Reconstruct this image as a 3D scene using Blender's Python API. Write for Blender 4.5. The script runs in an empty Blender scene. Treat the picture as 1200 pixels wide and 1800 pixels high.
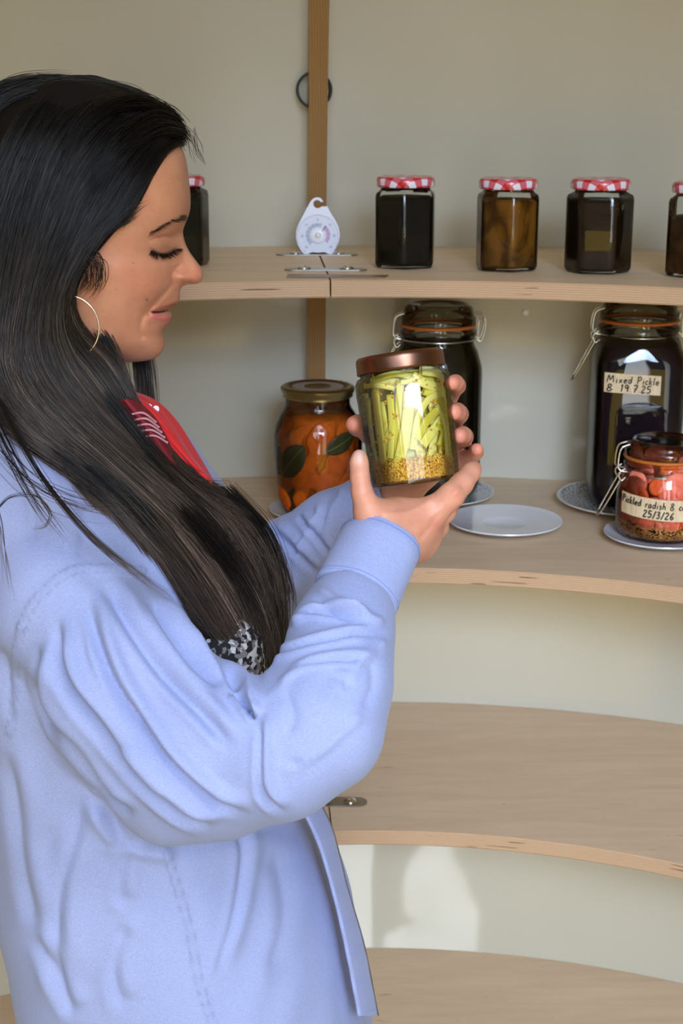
import bpy, math, random
import numpy as np
from mathutils import Vector, Matrix
PI = math.pi
random.seed(7); RNG = np.random.default_rng(11)
C = bpy.context.scene.collection
S = bpy.context.scene

# ---------------------------------------------------------------- camera, sky, lights, exposure
FPX, PITCH, CAMZ = 2649.0, 0.271, 1.55
cam_d = bpy.data.cameras.new('camera'); cam = bpy.data.objects.new('camera', cam_d); C.objects.link(cam)
cam.location = (0, 0, CAMZ); cam.rotation_euler = (PI/2 - PITCH, 0, 0)
cam_d.sensor_fit = 'VERTICAL'; cam_d.sensor_height = 36; cam_d.sensor_width = 24
cam_d.lens = FPX/1800*36; cam_d.clip_start = .02; cam_d.clip_end = 50
cam_d.dof.use_dof = True; cam_d.dof.focus_distance = 1.22; cam_d.dof.aperture_fstop = 14
S.camera = cam
S.view_settings.view_transform = 'Standard'; S.view_settings.look = 'None'
S.view_settings.gamma = 1; S.view_settings.use_curve_mapping = False
S.view_settings.exposure = -0.26

world = bpy.data.worlds.new('world'); S.world = world; world.use_nodes = True
wn = world.node_tree; wn.nodes.clear()
_o = wn.nodes.new('ShaderNodeOutputWorld'); _b = wn.nodes.new('ShaderNodeBackground')
_tc = wn.nodes.new('ShaderNodeTexCoord'); _sx = wn.nodes.new('ShaderNodeSeparateXYZ'); _cr = wn.nodes.new('ShaderNodeValToRGB')
_mr = wn.nodes.new('ShaderNodeMapRange'); _mr.inputs[1].default_value = -1; _mr.inputs[2].default_value = 1
wn.links.new(_tc.outputs['Generated'], _sx.inputs[0]); wn.links.new(_sx.outputs[2], _mr.inputs[0]); wn.links.new(_mr.outputs[0], _cr.inputs[0])
# bright sky patches added behind the camera, shaped for reflections in jars and wall
_sp = wn.nodes.new('ShaderNodeVectorMath'); _sp.operation = 'NORMALIZE'; wn.links.new(_tc.outputs['Generated'], _sp.inputs[0]); _s2 = wn.nodes.new('ShaderNodeSeparateXYZ'); wn.links.new(_sp.outputs[0], _s2.inputs[0])
def _wm(op, a, b=0.0, c=None):
    n = wn.nodes.new('ShaderNodeMath'); n.operation = op
    for i, v in enumerate((a, b)):
        if hasattr(v, 'links'): wn.links.new(v, n.inputs[i])
        else: n.inputs[i].default_value = v
    return n.outputs[0]
_ax = _wm('LESS_THAN', _wm('ABSOLUTE', _wm('SUBTRACT', _s2.outputs[0], .055)), .05); _ay = _wm('LESS_THAN', _s2.outputs[1], 0.0)
_ax = _wm('MAXIMUM', _ax, _wm('MULTIPLY', .35, _wm('LESS_THAN', _wm('ABSOLUTE', _wm('SUBTRACT', _s2.outputs[0], .30)), .07)))
_az = _wm('MULTIPLY', _wm('GREATER_THAN', _s2.outputs[2], -.22), _wm('LESS_THAN', _s2.outputs[2], .62))
_sky_patch = _wm('MULTIPLY', _wm('MULTIPLY', _ax, _ay), _az)
_tn = wn.nodes.new('ShaderNodeTexNoise'); _tn.inputs['Scale'].default_value = 14; _tn.inputs['Detail'].default_value = 4; wn.links.new(_sp.outputs[0], _tn.inputs['Vector'])
_hw = _wm('ADD', _wm('MULTIPLY', _wm('SUBTRACT', _s2.outputs[2], .08), .42), _wm('MULTIPLY', _wm('SUBTRACT', _tn.outputs[0], .5), .10))
_g2 = _wm('MULTIPLY', _wm('LESS_THAN', _wm('ABSOLUTE', _wm('ADD', _s2.outputs[0], .11)), _hw), _wm('MULTIPLY', _ay, _wm('MULTIPLY', _wm('GREATER_THAN', _s2.outputs[2], .06), _wm('LESS_THAN', _s2.outputs[2], .40))))
_sky_patch = _wm('MAXIMUM', _sky_patch, _wm('MULTIPLY', _g2, _wm('ADD', .35, _tn.outputs[0]))); _wmx = wn.nodes.new('ShaderNodeMix'); _wmx.data_type = 'RGBA'; wn.links.new(_sky_patch, _wmx.inputs[0]); wn.links.new(_cr.outputs[0], _wmx.inputs[6]); _wmx.inputs[7].default_value = (4.0, 4.3, 4.6, 1)
wn.links.new(_wmx.outputs[2], _b.inputs[0]); wn.links.new(_b.outputs[0], _o.inputs[0])
_cr.color_ramp.elements[0].position = 0.0; _cr.color_ramp.elements[0].color = (.16, .13, .07, 1)
_cr.color_ramp.elements[1].position = 1.0; _cr.color_ramp.elements[1].color = (.62, .80, 1.15, 1)
_e = _cr.color_ramp.elements.new(.5); _e.color = (.045, .05, .03, 1)
_e = _cr.color_ramp.elements.new(.64); _e.color = (.05, .055, .035, 1)
_e = _cr.color_ramp.elements.new(.72); _e.color = (.72, .84, 1.04, 1)
_b.inputs[1].default_value = 2.3

def area_light(name, loc, target, sx, sy, power, color, spread=180):
    l = bpy.data.lights.new(name, 'AREA'); l.shape = 'RECTANGLE'; l.size = sx; l.size_y = sy
    l.energy = power; l.color = color; l.spread = math.radians(spread)
    o = bpy.data.objects.new(name, l); C.objects.link(o); o.location = loc
    o.rotation_euler = (Vector(target) - Vector(loc)).to_track_quat('-Z', 'Y').to_euler()
    return o
# daylight coming in through the open door behind the camera, high and to the right
DAYLIGHT = area_light('door_daylight', (.55, -.30, 2.85), (-.05, 1.25, .95), .7, .7, 22, (.84, .91, 1.0))
# sun-warmed ground outside the door bouncing up onto the dome
BOUNCE = area_light('ground_bounce', (.1, -1.75, .32), (0, 1.9, 1.8), 3.0, 1.5, 12.5, (1.0, .69, .09), 120)
# added cool fill lamp with a narrow cone, brightening the lower wall bays
LOW_FILL = area_light('lower_wall_fill', (.55, -1.25, 2.15), (.25, 1.9, .72), .7, .5, 4.2, (.50, .68, 1.0), 40)

# ---------------------------------------------------------------- pixel -> place
def W(px, py, Y):
    a = (px-600)/FPX; b = (900-py)/FPX
    dy = math.cos(PITCH) + b*math.sin(PITCH); dz = -math.sin(PITCH) + b*math.cos(PITCH)
    k = Y/dy
    return Vector((a*k, Y, dz*k + CAMZ))
def onz(px, py, z):
    a = (px-600)/FPX; b = (900-py)/FPX
    dy = math.cos(PITCH) + b*math.sin(PITCH); dz = -math.sin(PITCH) + b*math.cos(PITCH)
    k = (z-CAMZ)/dz
    return Vector((a*k, dy*k, z))
def topx(P):
    X, Y, Z = P[..., 0], P[..., 1], P[..., 2]-CAMZ
    d = Y*math.cos(PITCH)-Z*math.sin(PITCH); u = Y*math.sin(PITCH)+Z*math.cos(PITCH)
    return 600+FPX*X/d, 900-FPX*u/d

# ---------------------------------------------------------------- helpers: materials
def lin(c):
    return tuple((v/12.92 if v <= .04045 else ((v+.055)/1.055)**2.4) for v in c)
def rgb(r, g, b): return lin((r/255, g/255, b/255)) + (1,)
def mat(name, col=(.8, .8, .8, 1), rough=.5, metal=0, coat=0, spec=.5, trans=0, sss=0, sheen=0, ior=1.45):
    m = bpy.data.materials.new(name); m.use_nodes = True
    b = m.node_tree.nodes['Principled BSDF']
    b.inputs['Base Color'].default_value = col; b.inputs['Roughness'].default_value = rough
    b.inputs['Metallic'].default_value = metal; b.inputs['Coat Weight'].default_value = coat
    b.inputs['Specular IOR Level'].default_value = spec; b.inputs['Transmission Weight'].default_value = trans
    b.inputs['IOR'].default_value = ior
    if sss:
        b.inputs['Subsurface Weight'].default_value = sss
        b.inputs['Subsurface Radius'].default_value = (.006, .0022, .0012); b.inputs['Subsurface Scale'].default_value = 1
    if sheen: b.inputs['Sheen Weight'].default_value = sheen
    return m
class NT:
    def __init__(s, m): s.m = m; s.t = m.node_tree; s.b = s.t.nodes.get('Principled BSDF')
    def n(s, typ, **kw):
        nd = s.t.nodes.new(typ)
        for k, v in kw.items(): setattr(nd, k, v)
        return nd
    def l(s, a, b): s.t.links.new(a, b)
    def coord(s, kind='Object', scale=(1, 1, 1), rot=(0, 0, 0)):
        tc = s.n('ShaderNodeTexCoord'); mp = s.n('ShaderNodeMapping')
        mp.inputs['Scale'].default_value = scale; mp.inputs['Rotation'].default_value = rot
        s.l(tc.outputs[kind], mp.inputs[0]); return mp.outputs[0]
    def noise(s, vec, scale=5, detail=4, rough=.5, dist=0):
        nd = s.n('ShaderNodeTexNoise'); nd.inputs['Scale'].default_value = scale; nd.inputs['Detail'].default_value = detail
        nd.inputs['Roughness'].default_value = rough; nd.inputs['Distortion'].default_value = dist
        s.l(vec, nd.inputs['Vector']); return nd.outputs[0]
    def ramp(s, fac, stops, interp='LINEAR'):
        nd = s.n('ShaderNodeValToRGB'); cr = nd.color_ramp; cr.interpolation = interp
        while len(cr.elements) < len(stops): cr.elements.new(.5)
        for e, (p, c) in zip(cr.elements, stops): e.position = p; e.color = c
        s.l(fac, nd.inputs[0]); return nd.outputs[0]
    def mix(s, fac, a, b, mode='MIX'):
        nd = s.n('ShaderNodeMix', data_type='RGBA', blend_type=mode)
        for v, i in ((fac, 0), (a, 6), (b, 7)):
            if hasattr(v, 'links'): s.l(v, nd.inputs[i])
            else: nd.inputs[i].default_value = v
        return nd.outputs[2]
    def math(s, op, a, b=0):
        nd = s.n('ShaderNodeMath', operation=op)
        for v, i in ((a, 0), (b, 1)):
            if hasattr(v, 'links'): s.l(v, nd.inputs[i])
            else: nd.inputs[i].default_value = v
        return nd.outputs[0]
    def bump(s, h, strength=.3, dist=.001):
        nd = s.n('ShaderNodeBump'); nd.inputs['Strength'].default_value = strength; nd.inputs['Distance'].default_value = dist
        s.l(h, nd.inputs['Height']); s.l(nd.outputs[0], s.b.inputs['Normal'])
    def base(s, c): s.l(c, s.b.inputs['Base Color'])
    def rough(s, c): s.l(c, s.b.inputs['Roughness'])

# ---------------------------------------------------------------- helpers: meshes
class MB:
    """collects shapes; build() links them as one mesh object"""
    def __init__(s): s.V = []; s.F = []; s.n = 0; s.M = []
    def add(s, V, F, mi=0):
        V = np.asarray(V, float).reshape(-1, 3); s.V.append(V)
        for f in F: s.F.append(tuple(int(i)+s.n for i in f)); s.M.append(mi)
        s.n += len(V); return s
    def grid(s, P, cu=False, cv=False, mi=0, flip=False):
        P = np.asarray(P, float); a, b = P.shape[:2]; F = []
        for i in range(a if cu else a-1):
            for j in range(b if cv else b-1):
                i2 = (i+1) % a; j2 = (j+1) % b
                f = (i*b+j, i2*b+j, i2*b+j2, i*b+j2)
                F.append(f[::-1] if flip else f)
        return s.add(P.reshape(-1, 3), F, mi)
    def lathe(s, prof, n=48, mi=0, M=None, sq=0, nsides=0, rot=0, caps=True):
        """prof: (r,z) list from bottom to top. sq>0: rounded-square sections; nsides: polygon sections"""
        prof = np.array(prof, float); th = np.linspace(0, 2*PI, n, endpoint=False)+1e-6
        P = np.zeros((len(prof), n, 3))
        if nsides:
            h = PI/nsides; g = np.cos(h)/np.cos((th % (2*h))-h)
        for i, (r, z) in enumerate(prof):
            q = np.ones(n)
            if nsides: q = np.minimum(g, .985+.0*g)*1.0/ .985 if False else g
            if sq: q = (np.abs(np.cos(th))**sq+np.abs(np.sin(th))**sq)**(-1/sq)
            P[i, :, 0] = r*q*np.cos(th+rot); P[i, :, 1] = r*q*np.sin(th+rot); P[i, :, 2] = z
        if M is not None: P = P @ np.array(M.to_3x3()).T + np.array(M.translation)
        base = s.n; s.grid(P, cv=True, mi=mi, flip=True)
        if caps:
            if prof[0][0] > 1e-5: s.F.append(tuple(base+j for j in range(n))[::-1]); s.M.append(mi)
            if prof[-1][0] > 1e-5: s.F.append(tuple(base+(len(prof)-1)*n+j for j in range(n))); s.M.append(mi)
        return s
    def box(s, c, d, M=None, mi=0):
        x, y, z = np.array(d)/2.
        V = np.array([(-x, -y, -z), (x, -y, -z), (x, y, -z), (-x, y, -z), (-x, -y, z), (x, -y, z), (x, y, z), (-x, y, z)])
        if M is not None: V = V @ np.array(M).T
        return s.add(V+np.array(c), [(0, 3, 2, 1), (4, 5, 6, 7), (0, 1, 5, 4), (1, 2, 6, 5), (2, 3, 7, 6), (3, 0, 4, 7)], mi)
    def tube(s, pts, r, n=8, mi=0, closed=False, flat=None):
        pts = np.array([tuple(p) for p in pts], float); m = len(pts)
        r = np.full(m, r) if np.isscalar(r) else np.array(r, float)
        T = np.gradient(pts, axis=0)
        if closed: T = np.roll(pts, -1, 0)-np.roll(pts, 1, 0)
        T /= np.linalg.norm(T, axis=1)[:, None]+1e-12
        up = np.array([0, 0, 1.]) if abs(T[0, 2]) < .9 else np.array([1., 0, 0])
        N = np.zeros_like(T); v = np.cross(T[0], up); v /= np.linalg.norm(v)
        for i in range(m):
            v = v-T[i]*(v@T[i]); v /= np.linalg.norm(v)+1e-12; N[i] = v
        B = np.cross(T, N); a = np.linspace(0, 2*PI, n, endpoint=False)
        P = pts[:, None]+(N[:, None]*np.cos(a)[None, :, None]+B[:, None]*np.sin(a)[None, :, None])*r[:, None, None]
        base = s.n; s.grid(P, cu=closed, cv=True, mi=mi)
        if not closed:
            s.F.append(tuple(base+j for j in range(n))[::-1]); s.M.append(mi)
            s.F.append(tuple(base+(m-1)*n+j for j in range(n))); s.M.append(mi)
        return s
    def ball(s, c, r, n=12, mi=0, M=None):
        r = np.array(r)*np.ones(3); th = np.linspace(0, 2*PI, n, endpoint=False); ph = np.linspace(1e-3, PI-1e-3, n//2+2)
        P = np.stack([np.sin(ph)[:, None]*np.cos(th), np.sin(ph)[:, None]*np.sin(th), -np.cos(ph)[:, None]*np.ones(n)], -1)*r
        if M is not None: P = P @ np.array(M).T
        return s.grid(P+np.array(c), cv=True, mi=mi, flip=True)
    def build(s, name, mats, parent=None, smooth=True, angle=None, loc=None):
        V = np.concatenate(s.V); me = bpy.data.meshes.new(name)
        me.vertices.add(len(V)); me.vertices.foreach_set('co', V.ravel())
        fl = np.array([len(f) for f in s.F]); li = np.concatenate([np.array(f) for f in s.F]) if len(s.F) < 3 else np.fromiter((i for f in s.F for i in f), int)
        me.loops.add(len(li)); me.loops.foreach_set('vertex_index', li)
        me.polygons.add(len(fl)); me.polygons.foreach_set('loop_start', np.concatenate([[0], np.cumsum(fl)[:-1]])); me.polygons.foreach_set('loop_total', fl)
        mats = mats if isinstance(mats, (list, tuple)) else [mats]
        for m in mats: me.materials.append(m)
        me.polygons.foreach_set('material_index', np.array(s.M))
        me.update(calc_edges=True); me.validate()
        me.polygons.foreach_set('use_smooth', np.full(len(me.polygons), bool(smooth)))
        if smooth and angle: me.set_sharp_from_angle(angle=math.radians(angle))
        o = bpy.data.objects.new(name, me); C.objects.link(o)
        if parent: o.parent = parent
        if loc is not None: o.location = loc
        return o
def thing(name, label, cat, loc=(0, 0, 0), rz=0, group=None):
    o = bpy.data.objects.new(name, None); C.objects.link(o); o.empty_display_size = .05
    o.location = loc; o.rotation_euler = (0, 0, rz); return tag(o, label, cat, group)
def tag(o, label=None, cat=None, group=None, kind=None):
    if label: o['label'] = label
    if cat: o['category'] = cat
    if group: o['group'] = group
    if kind: o['kind'] = kind
    return o
def dup(root, loc, rz=0, label=None, group=None):
    r = root.copy(); C.objects.link(r); r.location = loc; r.rotation_euler = (0, 0, rz)
    if label: r['label'] = label
    if group: r['group'] = group
    for ch in list(root.children):
        c = ch.copy(); C.objects.link(c); c.parent = r
        for g in ch.children: d = g.copy(); C.objects.link(d); d.parent = c
    return r
def smooth_poly(pts, n):
    """Catmull-Rom through pts, n samples"""
    P = np.array([tuple(p) for p in pts], float); m = len(P)
    if m < 3: return P[0]+(P[-1]-P[0])*np.linspace(0, 1, n)[:, None]
    d = np.concatenate([[0], np.cumsum(np.sqrt(np.linalg.norm(np.diff(P, axis=0), axis=1)+1e-9))])
    T = np.zeros_like(P)
    for i in range(m):
        a, b = max(i-1, 0), min(i+1, m-1); T[i] = (P[b]-P[a])/(d[b]-d[a])
    t = np.linspace(0, d[-1], n); k = np.clip(np.searchsorted(d, t, side='right')-1, 0, m-2)
    h = (d[k+1]-d[k]); u = ((t-d[k])/h)[:, None]; h = h[:, None]
    return (2*u**3-3*u**2+1)*P[k]+(u**3-2*u**2+u)*h*T[k]+(-2*u**3+3*u**2)*P[k+1]+(u**3-u**2)*h*T[k+1]
def smoothstep(a, b, x):
    t = np.clip((x-a)/(b-a), 0, 1); return t*t*(3-2*t)
# ---------------------------------------------------------------- the round pantry: shell, floor, curved shelves
CX, CY = .034, .794
EA, EB, EZ = 1.171, 1.356, -.52+CAMZ
def wallR(z): return EA*math.sqrt(max(1-((z-EZ)/EB)**2, 0))
ZS = [-.186+CAMZ, -.494+CAMZ, -.810+CAMZ, -1.133+CAMZ]; RI = [.769, .760, .764, .764]; TH = .018
TJ = -.059
M_wall = mat('gelcoat_wall', rgb(224, 220, 205), .16, spec=.45)
t = NT(M_wall); v = t.coord(scale=(1, 1, 1)); nz = t.noise(v, 2.2, 3, .5)
t.base(t.ramp(nz, [(.3, rgb(193, 186, 164)), (.7, rgb(201, 195, 176))]))
n2 = t.noise(t.coord(scale=(1, 1, .35)), 9, 2, .5); t.bump(n2, .10, .004)
t.rough(t.ramp(t.noise(v, 3, 3), [(.35, (.045,)*3+(1,)), (.7, (.08,)*3+(1,))]))
DOOR_HALF = 1.05
zs = np.linspace(0, EZ+EB-.002, 90); azi = np.linspace(0, 2*PI, 240, endpoint=False)   # azimuth 0 = straight ahead (+Y)
mb = MB(); P = np.zeros((len(zs), len(azi), 3))
for i, z in enumerate(zs): P[i] = np.stack([CX+wallR(z)*np.sin(azi), CY+wallR(z)*np.cos(azi), np.full(len(azi), z)], -1)
F = []; nA = len(azi)
for i in range(len(zs)-1):
    for j in range(nA):
        a = (azi[j]+PI/nA) % (2*PI); zc = (zs[i]+zs[i+1])/2
        da = abs(a-PI)
        if .12 < zc < 2.30 and da < DOOR_HALF*math.sqrt(max(0, 1-max(0, (zc-1.45)/.86)**2)): continue
        j2 = (j+1) % nA; F.append((i*nA+j, (i+1)*nA+j, (i+1)*nA+j2, i*nA+j2))
mb.add(P.reshape(-1, 3), F)
wall = mb.build('wall_round', M_wall); tag(wall, kind='structure')
sm = wall.modifiers.new('Solid', 'SOLIDIFY'); sm.thickness = .03; sm.offset = 1
M_floor = mat('floor_grey', rgb(120, 116, 108), .5)
t = NT(M_floor); t.base(t.ramp(t.noise(t.coord(), 14, 5), [(.3, rgb(110, 105, 97)), (.7, rgb(134, 129, 120))]))
mb = MB(); mb.lathe([(wallR(0)-.002, -.05), (wallR(0)-.002, .0)], 96)
fl = mb.build('floor', M_floor, smooth=False); fl.location = (CX, CY, 0); tag(fl, kind='structure')

# plywood: pale birch faces, striped edges
def ply_face(name, c1, c2, c3):
    m = mat(name, c1, .5, spec=.3); t = NT(m)
    v = t.coord(scale=(1.2, 9, 1), rot=(0, 0, .05)); a = t.noise(v, 5, 6, .6, .6)
    b = t.noise(t.coord(scale=(2, 22, 1)), 9, 3, .6)
    f = t.math('GREATER_THAN', t.noise(t.coord(scale=(14, 70, 1)), 2.0, 2, .5), .72)
    c = t.mix(t.math('MULTIPLY', b, .5), t.ramp(a, [(.3, c2), (.65, c1)]), c3)
    t.base(t.mix(t.math('MULTIPLY', f, .35), c, rgb(150, 112, 80))); t.bump(b, .08, .0005); return m
def ply_edge(name, dark=1.0, axis=2, pitch=.0012, tint=(1, 1, 1)):
    m = mat(name, rgb(205, 168, 128), .6, spec=.25); t = NT(m)
    tc = t.n('ShaderNodeTexCoord'); sx = t.n('ShaderNodeSeparateXYZ'); t.l(tc.outputs['Object'], sx.inputs[0])
    wob = t.noise(t.coord(scale=(3, 3, 3)), 3, 3, .5); g = t.noise(t.coord(scale=(60, 60, 900) if axis == 2 else (900, 60, 6)), 1, 4, .6)
    h = t.math('ADD', sx.outputs[axis], t.math('MULTIPLY', wob, .0006))
    w = t.math('FRACT', t.math('MULTIPLY', h, 1/(pitch*2)))
    def d(c): return tuple(v*dark*k for v, k in zip(c[:3], tint))+(1,)
    c = t.ramp(w, [(0, d(rgb(196, 164, 132))), (.06, d(rgb(128, 88, 58))), (.16, d(rgb(216, 184, 150))), (.44, d(rgb(212, 178, 144))), (.52, d(rgb(146, 100, 68))), (.6, d(rgb(200, 168, 134))), (.95, d(rgb(192, 158, 124)))])
    gap = t.math('GREATER_THAN', t.noise(t.coord(scale=(14, 14, 500)), 1, 1, .4), .745) if axis == 2 else t.math('GREATER_THAN', g, 2)
    c = t.mix(t.math('MULTIPLY', g, .4), c, d(rgb(235, 205, 170)), 'MULTIPLY')
    t.base(t.mix(gap, c, rgb(60, 38, 25))); t.bump(g, .2, .0006); return m
M_ply = ply_face('birch_face', rgb(226, 200, 165), rgb(211, 181, 145), rgb(233, 208, 178))
M_edge = ply_edge('ply_edge')
def shelf_segment(name, k, a0, a1, label):
    z = ZS[k]; Ri = RI[k]; n = 60; A = np.linspace(a0, a1, n); bev = .0012
    rw = wallR(z)-.0005; rw2 = wallR(z-TH)-.0005
    prof = [(Ri+bev, z-TH, 1), (Ri, z-TH+bev, 1), (Ri, z-bev, 1), (Ri+bev, z, 0), (rw, z, 0), (rw2, z-TH, 0), (Ri+bev, z-TH, 0)]
    mb = MB()
    for q in range(6):
        (r0, z0, _), (r1, z1, _) = prof[q], prof[q+1]
        P = np.stack([np.stack([CX+r*np.sin(A), CY+r*np.cos(A), np.full(n, zz)], -1) for r, zz in ((r0, z0), (r1, z1))])
        mb.grid(P, mi=1 if q < 3 else 0, flip=True)
    for a in (a0, a1):   # end caps
        V = [(CX+r*math.sin(a), CY+r*math.cos(a), zz) for r, zz, _ in prof[:6]]
        mb.add(V, [tuple(range(6)) if a == a0 else tuple(range(6))[::-1]], 1)
    o = mb.build(name, [M_ply, M_edge], smooth=False)
    V = o.data; org = Vector((CX, CY, z-TH)); V.transform(Matrix.Translation(-org)); o.location = org
    return tag(o, label, 'shelf', 'curved plywood shelves around the round pantry wall')
gap = .0011
rows = ['top', 'second', 'third', 'lowest']
labs = [("curved birch plywood shelf under the four gingham-lidded jars right of the upright post", "curved birch plywood shelf level with the woman's nose, left of the joint plates"),
        ("curved plywood shelf carrying the white plates, the tall dark jars and the small radish jar", "curved plywood shelf behind the woman's shoulder, under the clip-top jar by her red scarf"),
        ("empty curved plywood shelf with a rounded metal plate near the shirt front", "empty curved plywood shelf showing left of the shirt back, second from the floor"),
        ("lowest curved plywood shelf, its top seen at the bottom right", "lowest curved plywood shelf, seen at the bottom left behind the shirt back")]
for k in range(4):
    shelf_segment('curved_shelf', k, TJ+gap, TJ+1.15, labs[k][0])
    shelf_segment('curved_shelf', k, TJ-1.15, TJ-gap, labs[k][1])

# upright plywood rib standing on the joint line between the shelves, following the wall
M_post = ply_edge('post_edge', .60, axis=0, pitch=.0016, tint=(1, .86, .52))
M_postf = ply_face('post_face', rgb(196, 160, 118), rgb(170, 130, 90), rgb(205, 172, 132))
def rib(z0, z1, dep, label, w=.0222, shift=0):
    n = 24; Z = np.linspace(z0, z1, n); mb = MB(); ang = -.0585; ca, sa = math.cos(ang), math.sin(ang)
    def pt(r, u, z): return (r*sa+u*ca, r*ca-u*sa, z)
    outer = [[pt(wallR(z)-.001, u, z) for z in Z] for u in (-w/2, w/2)]; inner = [[pt(wallR(z)-dep, u, z) for z in Z] for u in (-w/2, w/2)]
    mb.grid(np.array([inner[0], inner[1]]), mi=0, flip=False); mb.grid(np.array([outer[0], outer[1]]), mi=0, flip=True)
    mb.grid(np.array([outer[0], inner[0]]), mi=1, flip=False); mb.grid(np.array([inner[1], outer[1]]), mi=1, flip=False)
    for i in (0, -1): mb.add([inner[0][i], inner[1][i], outer[1][i], outer[0][i]], [(0, 1, 2, 3)], 0)
    o = mb.build('upright_rib', [M_post, M_postf], smooth=False); o.location = (CX, CY, 0); return tag(o, label, 'shelf support', 'plywood uprights behind the shelf joints')
rib(ZS[0], 1.62+.12, .036, "plywood upright rising from the top shelf behind the dial thermometer, across the black ring")
rib(ZS[1], ZS[0]-TH, .036, "short plywood upright under the top shelf, above the orange jar's gold lid")
rib(ZS[2], ZS[1]-TH, .036, "plywood upright below the plate shelf, hidden behind the woman's raised sleeve")
# the thicker end of the roof rib that laps over the upright's head
rib(1.74, 1.95, .060, 'thicker plywood rib at the top edge of the photo, lapping over the upright', w=.0245)
# ---------------------------------------------------------------- materials for jars and plates
def glass_mat(name, tint=(.93, .95, .92, 1), edge=(.45, .5, .44, 1), gloss=1.0, rough=.03):
    """thin jar glass: clear seen square on, greener and darker along its edges, with a real Fresnel reflection"""
    m = bpy.data.materials.new(name); m.use_nodes = True; t = NT(m); tr = t.t; tr.nodes.clear()
    out = t.n('ShaderNodeOutputMaterial'); lw = t.n('ShaderNodeLayerWeight'); lw.inputs[0].default_value = .35
    c = t.ramp(lw.outputs['Facing'], [(0, tint), (.55, tint), (1, edge)])
    tp = t.n('ShaderNodeBsdfTransparent'); t.l(c, tp.inputs[0])
    gl = t.n('ShaderNodeBsdfGlossy'); gl.inputs['Roughness'].default_value = rough
    fr = t.n('ShaderNodeFresnel'); fr.inputs[0].default_value = 1.5
    mx = t.n('ShaderNodeMixShader'); f = t.math('MULTIPLY', fr.outputs[0], gloss); t.l(f, mx.inputs[0]); t.l(tp.outputs[0], mx.inputs[1]); t.l(gl.outputs[0], mx.inputs[2]); t.l(mx.outputs[0], out.inputs[0])
    return m
M_glass = glass_mat('jar_glass')
M_glassd = glass_mat('lid_glass', (.62, .62, .55, 1), (.2, .21, .18, 1))
M_steel = mat('steel_wire', (.62, .61, .58, 1), .25, 1)
M_plate_steel = mat('brushed_steel', (.42, .40, .36, 1), .32, 1)
M_gold = mat('gold_lid', (.30, .25, .12, 1), .3, 1)
M_copper = mat('copper_lid', (.30, .15, .10, 1), .3, 1)
M_rubber = mat('orange_rubber', rgb(205, 84, 30), .45)
M_rubber2 = mat('amber_rubber', rgb(190, 104, 36), .45)
M_black = mat('black_plastic', (.012, .012, .013, 1), .4)
M_porc = mat('white_porcelain', rgb(226, 226, 232), .12, coat=.6)
M_porc2 = mat('ivory_porcelain', rgb(228, 226, 218), .2, coat=.4)
M_tape = mat('masking_tape', rgb(214, 190, 152), .7)
t = NT(M_tape); t.base(t.ramp(t.noise(t.coord(scale=(300, 300, 40)), 1, 4), [(.3, rgb(204, 178, 140)), (.7, rgb(226, 204, 168))]))
M_ink = mat('marker_ink', (.01, .008, .01, 1), .5)
def content(name, stops, scale=40, dark=None, coat=0, sc=(1, 1, 1), dist=1.2):
    m = mat(name, stops[0][1], .6, coat=0, spec=.12); t = NT(m)
    a = t.noise(t.coord(scale=sc), scale, 5, .55, dist); t.base(t.ramp(a, stops)); return m
M_dark = content('black_jelly', [(0, (.004, .003, .003, 1)), (1, (.008, .006, .005, 1))])
M_amber = content('amber_preserve', [(.3, rgb(38, 24, 8)), (.42, rgb(84, 50, 12)), (.52, rgb(122, 78, 22)), (.7, rgb(138, 90, 30))], 26, sc=(1, 1, .7))
M_brown = content('brown_chutney', [(.3, rgb(34, 22, 12)), (.7, rgb(58, 38, 22))], 30)
M_olive = content('olive_pickle', [(.3, rgb(18, 16, 8)), (.7, rgb(36, 30, 14))], 30)
M_plum = content('plum_brine', [(.35, (.004, .0015, .003, 1)), (.6, (.012, .002, .006, 1)), (.78, (.05, .004, .02, 1))], 26)
M_darkolive = content('dark_olive_brine', [(.3, rgb(14, 10, 5)), (.7, rgb(38, 30, 13))], 22)
M_beet = content('dark_red_pickle', [(.3, rgb(36, 20, 18)), (.7, rgb(68, 34, 30))], 40)
def gingham():
    m = mat('gingham_lid', (1, 1, 1, 1), .3, coat=.5); t = NT(m)
    tc = t.n('ShaderNodeTexCoord'); sx = t.n('ShaderNodeSeparateXYZ'); t.l(tc.outputs['Object'], sx.inputs[0])
    k = t.math('ADD', 1.0, t.math('MULTIPLY', sx.outputs[2], -28.0))
    cs = []
    for a, b in ((.8, .6), (-.6, .8)):
        u = t.math('ADD', t.math('MULTIPLY', sx.outputs[0], a), t.math('MULTIPLY', sx.outputs[1], b))
        u = t.math('MULTIPLY', t.math('MULTIPLY', u, k), 1/.0135)
        cs.append(t.math('GREATER_THAN', t.math('FRACT', t.math('ADD', u, 20.2)), .5))
    f = t.math('MULTIPLY', t.math('ADD', cs[0], cs[1]), .5)
    t.base(t.ramp(f, [(0, rgb(226, 220, 232)), (.25, rgb(205, 96, 112)), (.75, rgb(190, 14, 22))], 'CONSTANT')); return m
M_ging = gingham()

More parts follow.
